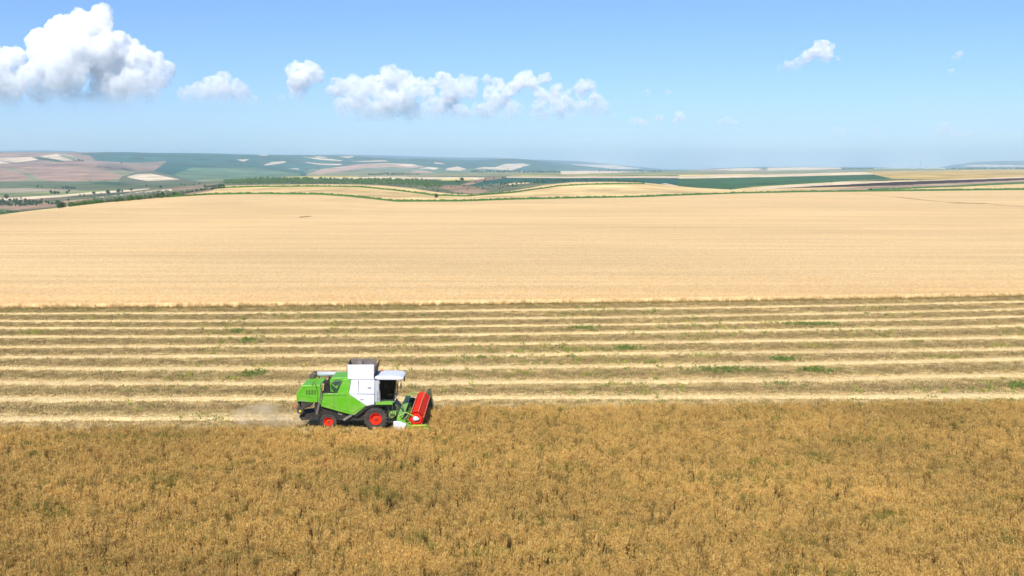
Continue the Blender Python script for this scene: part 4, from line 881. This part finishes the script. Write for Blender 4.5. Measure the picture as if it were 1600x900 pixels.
# wheel arch and dark underside
MB().prism([(-1.72,1.22),(-.72,2.0),(-.1,2.14),(.1,2.14),(1.3,2.12),(1.25,2.0),(.4,1.95),(-.1,1.98),(-.6,1.8),(-1.55,1.1)], -1.46, -.5).build('wheel_arch', P_BLACK, T)
MB().box((-2.65,-1.85), (-1.42,-1.2), (.95,1.12), Matrix.Rotation(R(-32), 3, 'Y')).build('side_elevator', P_METAL, T)
MB().tube([(-3.81,-1.2,.68),(-3.81,1.2,.68)], .1).box((-4.1,-3.5), (-.5,.5), (.55,.95)).build('rear_axle', P_BLACK, T)
MB().tube([(0,-1.2,.95),(0,1.2,.95)], .16).box((-.4,.5), (-.9,.9), (.8,1.4)).build('front_axle', P_BLACK, T)
# rear hood
HP = [(-6.28,2.38),(-6.30,3.02),(-5.82,3.74),(-4.36,3.78),(-4.36,2.30),(-5.1,2.28)]
MB().prism(HP, -1.36, 1.36).build('rear_hood', P_GREEN, T, .06)
MB().prism([(-6.10,3.02),(-5.78,3.62),(-4.55,3.64),(-4.55,3.60),(-5.74,3.58),(-6.04,3.0)], -1.385, -1.35).prism([(-6.12,2.92),(-6.12,2.97),(-4.5,2.72),(-4.5,2.66)], -1.39, -1.35).build('hood_ridge', P_GREEN, T, .01)
MB().box((-6.0,-5.6), (-1.375,-1.35), (2.42,2.5)).build('hood_latch', P_METAL, T, .01)
for yy in (-1.0, 1.0): MB().box((-6.34,-6.26), (yy-.14,yy+.14), (2.5,2.62)).build('tail_lamp', P_RED, T, .01)
MB().tube([(-6.0,-1.2,3.6),(-6.08,-1.2,3.95)], .02, 6).box((-6.16,-6.0), (-1.3,-1.1), (3.9,4.02)).build('rear_work_light', P_METAL, T, .01)
b = MB()
for k in range(7): b.box((-5.5+k*.12,-5.45+k*.12), (-1.372,-1.352), (2.95,3.35))
b.build('hood_grille', P_BLACK, T, 0)
MB().box((-3.3,-3.285), (-1.512,-1.48), (1.75,3.05)).box((-4.3,-2.3), (-1.513,-1.48), (2.93,2.945)).build('side_panel_gap', P_BLACK, T, 0)
MB().box((-1.2,-.95), (-1.53,-1.5), (2.55,2.58)).box((-.6,-.35), (-1.53,-1.5), (3.55,3.58)).build('panel_latch', P_DARK, T, 0)
MB().tube([(1.0,-1.6,2.2),(1.05,-1.75,1.2),(1.05,-1.75,.6)], .025, 6).tube([(1.35,-1.6,2.2),(1.4,-1.75,1.2),(1.4,-1.75,.6)], .025, 6).box((1.05,1.4), (-1.8,-1.65), (1.66,1.70)).box((1.05,1.4), (-1.82,-1.68), (1.2,1.24)).box((1.05,1.4), (-1.82,-1.68), (.75,.79)).build('cab_ladder', P_DARK, T, 0)
MB().tube([(1.8,-.9,1.9),(2.1,-1.4,1.75),(2.2,-2.2,1.5)], .03, 6).tube([(1.8,-.8,2.0),(2.15,-1.2,1.9),(2.25,-2.0,1.6)], .025, 6).build('hydraulic_hose', P_BLACK, T, 0)
# straw chopper, and a block for the shade below it
MB().prism([(-6.15,2.3),(-5.9,1.55),(-6.0,1.35),(-6.25,1.4),(-6.32,1.75),(-6.2,2.05),(-6.25,2.3)], -1.2, 1.2).prism([(-6.0,2.3),(-5.0,2.3),(-5.2,1.9),(-5.9,1.75)], -1.25, 1.25).build('straw_chopper', P_DARK, T)
MB().lathe([(0.0,-1.34),(.26,-1.34),(.28,-1.3),(.28,-1.18),(0,-1.18)], -6.02, 1.58, 20).tube([(-5.2,-1.3,2.2),(-6.05,-1.3,1.62)], .04, 6).build('chopper_drive', P_DARK, T, 0)
MB().lathe([(0.0,-1.40),(.09,-1.40),(.10,-1.34),(0,-1.33)], -6.02, 1.58, 14).build('drive_cap', P_YELLOW, T, 0)
MB().tube([(-6.3,-1.25,2.15),(-6.45,-1.28,2.0)], .03, 6).lathe([(0,-1.3),(.06,-1.3),(.06,-1.26),(0,-1.26)], -6.48, 1.98, 10).build('reflector', P_ORANGE, T, 0)
MB().prism([(-6.2,1.0),(-6.1,1.2),(-5.0,1.3),(-4.7,1.1),(-5.0,.8),(-6.0,.7)], -1.0, 1.0).build('rear_shadow_block', P_BLACK, T)  # black block standing in for the dark shadow and chaff under the rear
# engine bay
MB().box((-4.34,-3.5), (-1.1,1.1), (2.98,3.62)).tube([(-4.0,-.9,3.6),(-4.0,-.9,3.95)], .12).tube([(-3.7,-.6,3.6),(-3.7,-.6,4.1)], .09).box((-3.95,-3.55), (-.3,.6), (3.6,4.0)).build('engine', P_BLACK, T)
MB().box((-4.34,-3.1), (-1.45,-1.1), (3.06,3.1)).tube([(-4.3,-1.42,3.1),(-4.3,-1.42,3.95),(-3.5,-1.42,3.95),(-3.5,-1.42,3.1)], .02, 6).build('engine_walkway', P_DARK, T, 0)
MB().box((-4.32,-4.12), (-1.12,-.9), (3.2,3.78)).build('fuel_filter_guard', P_YELLOW, T, .03)
MB().prism([(-3.62,3.1),(-3.66,4.1),(-3.5,4.3),(-1.95,4.34),(-1.95,3.1)], -1.12, 1.15).build('engine_cover', P_GREEN, T, .05)
MB().lathe([(0,-1.24),(.40,-1.24),(.50,-1.20),(.52,-1.12),(0,-1.10)], -3.04, 3.62, 30).build('radiator_screen', P_DGREEN, T, 0)
MB().box((-3.5,-2.98), (-1.32,-1.28), (-.03+3.62,.03+3.62), Matrix.Rotation(R(38), 3, 'Y')).lathe([(0,-1.32),(.07,-1.32),(.07,-1.22),(0,-1.22)], -3.04, 3.62, 12).build('screen_arm', P_LIME, T, 0)
# unloading auger folded back on the far side
MB().tube([(-2.6,1.25,4.12),(-5.1,1.3,4.12)], .20, 16).build('auger_tube', P_GREY, T, 0, smooth=True)
MB().tube([(-5.05,1.3,4.12),(-5.25,1.3,4.10),(-5.42,1.3,3.95),(-5.55,1.3,3.55)], [.23,.26,.27,.22], 16).build('auger_spout', P_TANK, T, 0, smooth=True)
MB().tube([(-4.9,1.3,4.0),(-4.9,1.2,3.0)], .05, 6).tube([(-4.1,1.3,4.0),(-4.1,1.2,3.0)], .05, 6).build('auger_cradle', P_BLACK, T, 0)
# grain tank
def quad_slab(b, q, th):
    q = [Vector(p) for p in q]; nrm = (q[1] - q[0]).cross(q[3] - q[0]).normalized() * th
    a = [b.bm.verts.new(p) for p in q]; c = [b.bm.verts.new(p + nrm) for p in q]
    b.bm.faces.new(a); b.bm.faces.new(c[::-1])
    for i in range(4): b.bm.faces.new((a[i], c[i], c[(i+1) % 4], a[(i+1) % 4]))
    return b
MB().box((-2.15,-.12), (-1.3,1.3), (3.0,4.3)).build('grain_tank', P_WHITE, T, .03)
quad_slab(MB(), [(-2.18,-1.38,4.24),(-.12,-1.38,4.24),(-.10,-1.28,5.42),(-2.20,-1.28,5.42)], .05).build('near_tank_flap', P_WHITE, T, .008, 'white tank flap folded up, standing upright')
quad_slab(MB(), [(-2.3,1.25,4.3),(-.25,1.25,4.3),(-.22,1.72,5.32),(-2.4,1.72,5.32)], .04).box((-1.40,-1.35), (1.4,1.52), (4.6,5.2)).build('far_tank_flap', P_TANK, T, .008)
quad_slab(MB(), [(-.16,-1.3,4.3),(-.16,1.2,4.3),(.02,1.7,5.3),(-.04,-1.26,5.2)], .04).build('front_tank_flap', P_TANK, T, .008)
quad_slab(MB(), [(-2.2,-1.3,4.3),(-2.2,1.2,4.3),(-2.42,1.7,5.3),(-2.26,-1.26,5.2)], .04).build('rear_tank_flap', P_TANK, T, .008)
# cab
MB().box((.05,1.45), (-1.0,1.0), (2.18,2.36)).box((.05,.32), (-1.02,1.02), (2.3,4.15)).build('cab_shell', P_GREY, T, .03)
RF = [(-.12,4.20),(-.10,4.38),(.25,4.44),(1.3,4.45),(1.95,4.38),(2.22,4.27),(2.20,4.16),(1.9,4.10),(.2,4.12)]
MB().prism(RF, -1.18, 1.18).build('cab_roof', P_WHITE, T, .09)
MB().box((1.72,2.16), (-.9,.9), (4.06,4.14)).build('roof_lamp_bar', P_DARK, T, .01)
MB().tube([(1.42,-.98,2.34),(1.62,-.98,4.12)], .05, 8).tube([(1.42,.98,2.34),(1.62,.98,4.12)], .05, 8).tube([(.33,-1.0,2.34),(.33,-1.0,4.12)], .05, 8).tube([(.33,1.0,2.34),(.33,1.0,4.12)], .05, 8).tube([(.33,-1.0,2.38),(1.42,-1.0,2.38)], .05, 8).build('cab_frame', P_BLACK, T, 0)
DP = [(.38,2.42),(1.38,2.42),(1.57,4.08),(.38,4.08)]
for y0 in (-1.0, .985): MB().prism(DP, y0, y0 + .015).build('door_glass', P_GLASS, T, 0)
quad_slab(MB(), [(1.43,-.95,2.40),(1.43,.95,2.40),(1.63,.95,4.08),(1.63,-.95,4.08)], .012).build('windscreen', P_GLASS, T, 0)
MB().box((.40,1.36), (.93,.96), (2.42,3.75)).build('dim_cab_panel', P_DGREEN, T, 0)  # added dark panel, gives the cab its dim interior against the bright field
MB().box((.45,.95), (-.28,.28), (2.75,2.9)).box((.38,.52), (-.28,.28), (2.85,3.5)).box((.5,.85), (-.2,.2), (2.36,2.76)).build('operator_seat', P_SEAT, T, .04)
MB().tube([(1.3,0,2.4),(1.12,0,3.08)], .04, 8).tube([(1.12+.17*math.cos(a)*.45, .19*math.sin(a), 3.1+.17*math.cos(a)*.9) for a in np.linspace(0, 6.28, 17)], .018, 6).build('steering_wheel', P_DARK, T, 0)
MB().box((0,1.38), (-1.62,-1.0), (2.14,2.32)).build('cab_platform', P_GREEN, T, .03)
MB().box((.02,1.36), (-1.58,-1.02), (2.325,2.335)).build('platform_tread', P_LIME, T, 0)
MB().tube([(.12,-1.58,2.33),(.12,-1.58,3.25),(.18,-1.58,3.36),(.3,-1.58,3.36),(.36,-1.58,3.25),(.36,-1.58,2.33)], .022, 6).tube([(.12,-1.58,2.8),(.36,-1.58,2.8)], .018, 6).build('handrail', P_GREY, T, 0)
MB().tube([(-.04,-1.42,2.33),(-.04,-1.42,4.1)], .03, 6).box((-.06,.28), (-1.42,-1.36), (2.35,4.12)).build('cab_corner_panel', P_GREY, T, .02)
for sy in (-1, 1):
    MB().tube([(1.9,sy*1.15,4.15),(2.05,sy*1.45,4.05),(2.05,sy*1.5,3.9)], .02, 6).box((2.0,2.08), (sy*1.5-.12,sy*1.5+.12), (3.45,3.92)).build('mirror', P_BLACK, T, .01)
    MB().box((1.42,1.55), (sy*.85-.12,sy*.85+.12), (2.36,2.52)).build('headlight', P_WHITE, T, .02)
# ladder by the rear hood
b = MB()
for o in (0, .30):
    b.tube([(-4.22+o*.35,-1.52-o*.4,4.0),(-4.35+o*.35,-1.56-o*.4,3.0),(-4.72+o*.35,-1.60-o*.4,1.4)], .028, 6)
for k in range(9):
    f = k / 8; z = 1.5 + f * 2.3; x = np.interp(z, [1.4,3,4], [-4.72,-4.35,-4.22]); b.tube([(x,-1.58,z),(x+.10,-1.72,z)], .022, 6)
b.build('rear_ladder', P_METAL, T, 0)
MB().tube([(-5.0,-1.38,3.7),(-4.9,-1.45,4.0),(-4.75,-1.45,3.9),(-4.6,-1.4,3.2),(-4.62,-1.4,2.4)], .02, 6).build('hood_cable', P_BLACK, T, 0)
# wheels
def wheel(x, y, r, w, rim_r, lugs, name='wheel'):
    W = empty(name, (x, y, r), 0); W.parent = T
    pr = [(rim_r,-w*.42),(rim_r*1.12,-w*.48),(r*.86,-w*.50),(r*.95,-w*.44),(r*.965,0),(r*.95,w*.44),(r*.86,w*.50),(rim_r*1.12,w*.48),(rim_r,w*.42)]
    b = MB().lathe(pr, 0, 0, 44)
    for k in range(lugs):
        for sd_ in (-1, 1):
            a = 2 * math.pi * (k + (.5 if sd_ > 0 else 0)) / lugs; n0 = len(b.bm.verts)
            r_ = bmesh.ops.create_cube(b.bm, size=1.0)['verts']
            for v in r_: v.co = Vector((v.co.x * r * .10, v.co.y * w * .56, v.co.z * r * .085))
            bmesh.ops.rotate(b.bm, verts=r_, cent=(0,0,0), matrix=Matrix.Rotation(R(32) * sd_, 3, 'Z'))
            for v in r_: v.co += Vector((0, sd_ * w * .25, r * .965))
            bmesh.ops.rotate(b.bm, verts=r_, cent=(0,0,0), matrix=Matrix.Rotation(a, 3, 'Y'))
    b.build('tyre', P_RUBBER, W, 0)
    s = -1 if y < 0 else 1
    pf = [(rim_r*1.0, s*w*.42),(rim_r*1.03, s*w*.46),(rim_r*.93, s*w*.44),(rim_r*.86, s*w*.20),(rim_r*.5, s*w*.10),(rim_r*.42, s*w*.22),(0.001, s*w*.24)]
    b = MB().lathe(pf, 0, 0, 36)
    b.build('rim', P_RED, W, 0, smooth=True)
    b = MB().lathe([(.001, s*w*.34),(rim_r*.18, s*w*.33),(rim_r*.20, s*w*.22),(.001, s*w*.2)], 0, 0, 16)
    for k in range(8):
        a = k * math.pi / 4; b.lathe([(.001, s*w*.26),(rim_r*.05, s*w*.26),(rim_r*.05, s*w*.2),(.001, s*w*.2)], rim_r*.33*math.cos(a), rim_r*.33*math.sin(a), 6)
    b.build('hub', P_HUB, W, 0)
for sy in (-1, 1):
    wheel(0, sy * 1.22, .95, .70, .48, 20); wheel(-3.81, sy * 1.12, .68, .46, .36, 18)
# feeder house
MB().prism([(.55,1.35),(.7,2.12),(1.5,2.1),(2.05,1.35),(2.1,.5),(1.5,.45)], -.75, .75).build('feeder_house', P_DGREEN, T, .04)
MB().tube([(1.2,-.85,1.4),(1.75,-.85,1.0),(2.0,-.85,.75)], .07, 8).tube([(1.3,-.85,1.8),(1.5,-.9,1.9),(1.75,-.85,1.6)], .035, 6).lathe([(0.001,-.95),(.2,-.95),(.2,-.8),(.001,-.8)], 1.55, 1.2, 16).build('feeder_drive', P_DARK, T, 0)
MB().prism([(1.05,1.0),(1.05,1.42),(1.3,1.55),(1.62,1.5),(1.6,1.2),(1.3,.95)], -1.3, -.8).build('feeder_guard', P_LIME, T, .03)
# header
HW0, HW1 = -3.35, 3.95
Hd = MB().prism([(1.92,.30),(2.02,1.55),(2.10,1.58),(2.2,1.5),(2.12,.32),(3.75,.16),(3.75,.10),(1.95,.2)], HW0, HW1).build('header_frame', P_GREEN, T, .015)
MB().prism([(1.80,1.15),(1.92,1.66),(2.38,1.62),(2.30,1.46),(2.05,1.45),(1.92,1.12)], HW0 + .1, HW1 - .1).build('header_top_beam', P_LIME, T, .01)
b = MB().tube([(2.55,HW0+.1,.62),(2.55,HW1-.1,.62)], .17, 16)
for k in range(170):
    a = k * .55 * (1 if k < 85 else -1); yy = HW0 + .15 + k * (HW1 - HW0 - .3) / 170
    b.box((2.55+.17*math.cos(a)-.09, 2.55+.17*math.cos(a)+.09), (yy-.012,yy+.03), (.62+.17*math.sin(a)-.09,.62+.17*math.sin(a)+.09))
b.build('table_auger', P_LIME, T, 0)
b = MB().box((3.7,3.82), (HW0,HW1), (.10,.14))
for k in range(50): yy = HW0 + .05 + k * (HW1 - HW0 - .1) / 49; b.prism([(3.78,.09),(3.78,.15),(3.95,.11)], yy - .02, yy + .02)
b.build('knife_bar', P_METAL, T, 0)
MB().prism([(1.85,.2),(1.85,1.35),(2.2,1.45),(2.9,.95),(4.05,.95),(4.5,.55),(4.3,.25),(3.6,.1)], HW0 - .10, HW0).prism([(3.1,.86),(3.1,.98),(4.15,1.0),(4.3,.86)], HW0 - .16, HW0 - .05).build('near_divider', P_GREEN, T, .01)
MB().box((3.05,4.1), (HW0-.18,HW0-.10), (.86,.95)).build('divider_trim', P_YELLOW, T, .01)
MB().prism([(1.85,.2),(1.85,1.5),(2.6,1.4),(3.4,1.2),(3.8,2.2),(4.02,2.2),(4.3,.6),(4.45,.3),(3.6,.1)], HW1, HW1 + .09).build('far_divider', P_DGREEN, T, .01)
b = MB(); prof = [(1.6,1.30),(1.62,.85),(1.78,.48),(2.1,.40),(2.45,.62),(2.66,1.05),(2.2,1.28)]
b.prism(prof, HW0 - .30, HW0 - .13); b.build('end_shield', P_WHITE, T, .08, 'white rounded end shield with drive behind it')
for yy in (HW0 + .05, HW1 - .1):
    MB().tube([(2.05,yy,1.62),(2.6,yy,1.95),(3.35,yy,1.50)], .055, 8).build('reel_arm', P_LIME, T, 0)
    MB().tube([(2.1,yy+.02,1.05),(2.75,yy+.02,1.72)], .04, 8).build('reel_cylinder', P_METAL, T, 0)
# extra green machinery in front of the back sheet
b = MB()
for k in range(7): yy = -3.0 + k * .9; b.prism([(2.2,1.0),(2.24,1.3),(2.48,1.26),(2.62,1.0),(2.5,.8)], yy, yy + .5)
b.build('crop_lifter_guard', P_GREEN, T, .05)
# reel
RX, RZ, RR = 3.36, 1.42, .60
Rl = MB().tube([(RX,HW0+.12,RZ),(RX,HW1-.1,RZ)], .09, 10)
for yy in (HW0 + .22, -1.6, 0.2, 2.0, HW1 - .2):
    for k in range(6):
        a = R(12) + k * math.pi / 3; a2 = a + math.pi / 3
        Rl.tube([(RX,yy,RZ),(RX+RR*math.cos(a),yy,RZ+RR*math.sin(a))], .03, 6)
        Rl.tube([(RX+RR*math.cos(a),yy,RZ+RR*math.sin(a)),(RX+RR*math.cos(a2),yy,RZ+RR*math.sin(a2))], .025, 6)
Rl = Rl.build('reel', P_RED, T, 0)
for k in range(6):
    a = R(12) + k * math.pi / 3; a2 = a + math.pi / 3; p = Vector((RX+RR*math.cos(a), 0, RZ+RR*math.sin(a))); q = Vector((RX+RR*math.cos(a2), 0, RZ+RR*math.sin(a2)))
    e = p + (q - p) * .82; y0, y1 = HW0 + .16, HW1 - .14
    bb = quad_slab(MB(), [(p.x,y0,p.z),(p.x,y1,p.z),(e.x,y1,e.z),(e.x,y0,e.z)], .02)
    bb.build('reel_board', P_RED, Rl, 0)
    b = MB().tube([(p.x,y0,p.z),(p.x,y1,p.z)], .045, 8); b.build('reel_bat', P_ORANGE, Rl, 0)
    b = MB()
    for j in range(34): yy = y0 + .08 + j * (y1 - y0 - .16) / 33; b.tube([(p.x,yy,p.z),(p.x+.02,yy,p.z-.20)], .009, 4)
    b.build('reel_tines', P_DARK, Rl, 0)
hexp = [(RX+.50*math.cos(R(12)+k*math.pi/3), RZ+.50*math.sin(R(12)+k*math.pi/3)) for k in range(6)]
MB().prism(hexp, HW0 + .12, HW0 + .16).build('reel_end_plate', P_RED, Rl, .01)
MB().lathe([(.001,HW0-.08),(.13,HW0-.06),(.20,HW0+.02),(.21,HW0+.11),(.001,HW0+.11)], RX-.05, RZ, 20).prism([(RX+.02,RZ-.14),(RX+.02,RZ+.16),(RX+.24,RZ+.05),(RX+.24,RZ-.06)], HW0 - .04, HW0 + .1).build('hub_cap', P_WHITE, Rl, .02)
# number-free warning beacon
MB().lathe([(.001,0),(.07,0),(.07,.02),(.001,.02)], 0, 0, 10).build('beacon_base', P_DARK, T, 0).location = (.3, .8, 4.52)
MB().tube([(.3,.8,4.5),(.3,.8,4.68)], [.06,.05], 10).build('beacon', P_ORANGE, T, 0)

# ------------------------------------------------------------------ operator seated in the cab
def person():
    pts = {'pel':(0,0,0,.15,.13), 'bel':(.0,0,.18,.15,.12), 'che':(-.02,0,.42,.17,.12), 'nek':(.0,0,.56,.06,.06), 'hd0':(.02,0,.64,.075,.075), 'hd1':(.03,0,.72,.095,.085), 'hd2':(.02,0,.80,.07,.065)}
    names = list(pts); E_ = [('pel','bel'),('bel','che'),('che','nek'),('nek','hd0'),('hd0','hd1'),('hd1','hd2')]
    for s in (-1, 1):
        k = 'L' if s > 0 else 'R'
        pts.update({'sh'+k:(-.02,s*.18,.47,.07,.06), 'el'+k:(.10,s*.24,.22,.05,.045), 'wr'+k:(.34,s*.14,.26,.03,.03), 'ha'+k:(.40,s*.12,.28,.035,.022),
                    'hp'+k:(.04,s*.10,-.01,.10,.09), 'kn'+k:(.44,s*.13,.04,.07,.07), 'an'+k:(.50,s*.13,-.36,.045,.045), 'to'+k:(.66,s*.14,-.40,.04,.03)})
        E_ += [('che','sh'+k),('sh'+k,'el'+k),('el'+k,'wr'+k),('wr'+k,'ha'+k),('pel','hp'+k),('hp'+k,'kn'+k),('kn'+k,'an'+k),('an'+k,'to'+k)]
        for f in range(5):
            nm = 'f%d%s' % (f, k); off = (-.035 + .018 * f) if f < 4 else (-s * .045)
            pts[nm] = (.46 if f < 4 else .43, s*.12 + off, .285 - (.0 if f < 4 else -.01), .009, .009); pts[nm+'t'] = (.485 if f < 4 else .455, s*.12 + off * 1.1, .25 if f < 4 else .30, .008, .008)
            E_ += [('ha'+k, nm), (nm, nm+'t')]
    names = list(pts); me = bpy.data.meshes.new('person'); me.from_pydata([pts[n_][:3] for n_ in names], [(names.index(a), names.index(b)) for a, b in E_], [])
    o = link('person', me, None); o.modifiers.new('skin', 'SKIN'); 
    sv = me.skin_vertices
    if not sv:
        bpy.context.view_layer.objects.active = o
    n = N('clothes_and_skin'); g = n.n('ShaderNodeTexCoord'); sx = n.n('ShaderNodeSeparateXYZ'); n.l(g.outputs['Object'], sx.inputs[0])
    up = n.math('GREATER_THAN', sx.outputs['Z'], .575); legs = n.math('LESS_THAN', sx.outputs['Z'], .07); hand = n.math('GREATER_THAN', sx.outputs['X'], .35)
    c = n.mix(legs, srgb(196, 212, 206), srgb(48, 58, 84)); hand = n.math('MULTIPLY', hand, n.math('GREATER_THAN', sx.outputs['Z'], .16)); c = n.mix(hand, c, srgb(196, 146, 116)); c = n.mix(up, c, srgb(196, 146, 116)); n.base(c, .8, .2)
    me.materials.append(n.m)
    if me.skin_vertices:
        for i, n_ in enumerate(names): me.skin_vertices[0].data[i].radius = pts[n_][3:5]
        me.skin_vertices[0].data[0].use_root = True
    sb = o.modifiers.new('sub', 'SUBSURF'); sb.levels = 2; sb.render_levels = 2
    hair = MB(); r_ = bmesh.ops.create_uvsphere(hair.bm, u_segments=14, v_segments=8, radius=1)['verts']
    for v in r_: v.co = Vector((v.co.x * .10, v.co.y * .088, v.co.z * .07)) + Vector((.0, 0, .80))
    hair.build('hair', P_HUB, o, 0, smooth=True)
    face = MB()
    for s in (-1, 1):
        r_ = bmesh.ops.create_uvsphere(face.bm, u_segments=8, v_segments=6, radius=.012)['verts']
        for v in r_: v.co += Vector((.118, s * .032, .735))
    face.build('eyes', P_BLACK, o, 0)
    MB().prism([(.115,.74),(.145,.70),(.115,.69)], -.012, .012).build('nose', n.m, o, .004)
    return o
pr = person(); pr.location = Matrix.Rotation(CRZ, 3, 'Z') @ Vector((.66, 0, 3.0)) + Vector((CX, CY, 0)); pr.rotation_euler = (0, 0, CRZ)
tag(pr, 'operator in a pale shirt sitting at the wheel behind the tinted cab glass', 'person')

# ------------------------------------------------------------------ dust thrown out behind the machine
def dust():
    parts = []
    for (x, y, z, r) in [(-7.0,-.9,.5,.6),(-7.9,-.6,.6,.75),(-8.8,-.3,.7,.9),(-9.8,0,.8,1.0),(-10.9,.3,.75,.95),(-8.3,.7,.9,.9),(-9.3,1.2,1.0,.95),(-6.6,.2,.6,.7),(-5.9,-.6,.7,.6),(-10.3,-.7,.5,.7)]:
        parts.append((ICO_V * r * [1.25, 1, .8] + [x, y, z], ICO_F))
        for q in unit(rng.normal(size=(8, 3))): parts.append((ICO_V * r * rng.uniform(.3, .5) + np.array([x, y, z]) + q * r * [1.1, .9, .7], ICO_F))
    V, F = merge(parts); V[:, 2] = np.maximum(V[:, 2], .02)
    m = bpy.data.materials.new('dust_air'); m.use_nodes = True; t = m.node_tree; t.nodes.clear()
    v = t.nodes.new('ShaderNodeVolumePrincipled'); o = t.nodes.new('ShaderNodeOutputMaterial'); t.links.new(v.outputs[0], o.inputs['Volume'])
    v.inputs['Color'].default_value = (1, .87, .62, 1)
    tc = t.nodes.new('ShaderNodeTexCoord'); nz_ = t.nodes.new('ShaderNodeTexNoise'); nz_.inputs['Scale'].default_value = .8; nz_.inputs['Detail'].default_value = 4; t.links.new(tc.outputs['Object'], nz_.inputs['Vector'])
    r2 = t.nodes.new('ShaderNodeMapRange'); r2.inputs['From Min'].default_value = .36; r2.inputs['From Max'].default_value = .66; r2.inputs['To Min'].default_value = .0; r2.inputs['To Max'].default_value = .42
    t.links.new(nz_.outputs[0], r2.inputs['Value']); t.links.new(r2.outputs[0], v.inputs['Density'])
    d = link('dust_cloud', mesh_np('dust_cloud', V, F), m); d.location = (CX, CY, 0)
    rm = d.modifiers.new('merge', 'REMESH'); rm.mode = 'VOXEL'; rm.voxel_size = .13
    tag(d, 'pale dust blowing low behind the combine', 'dust', kind='stuff')
dust()
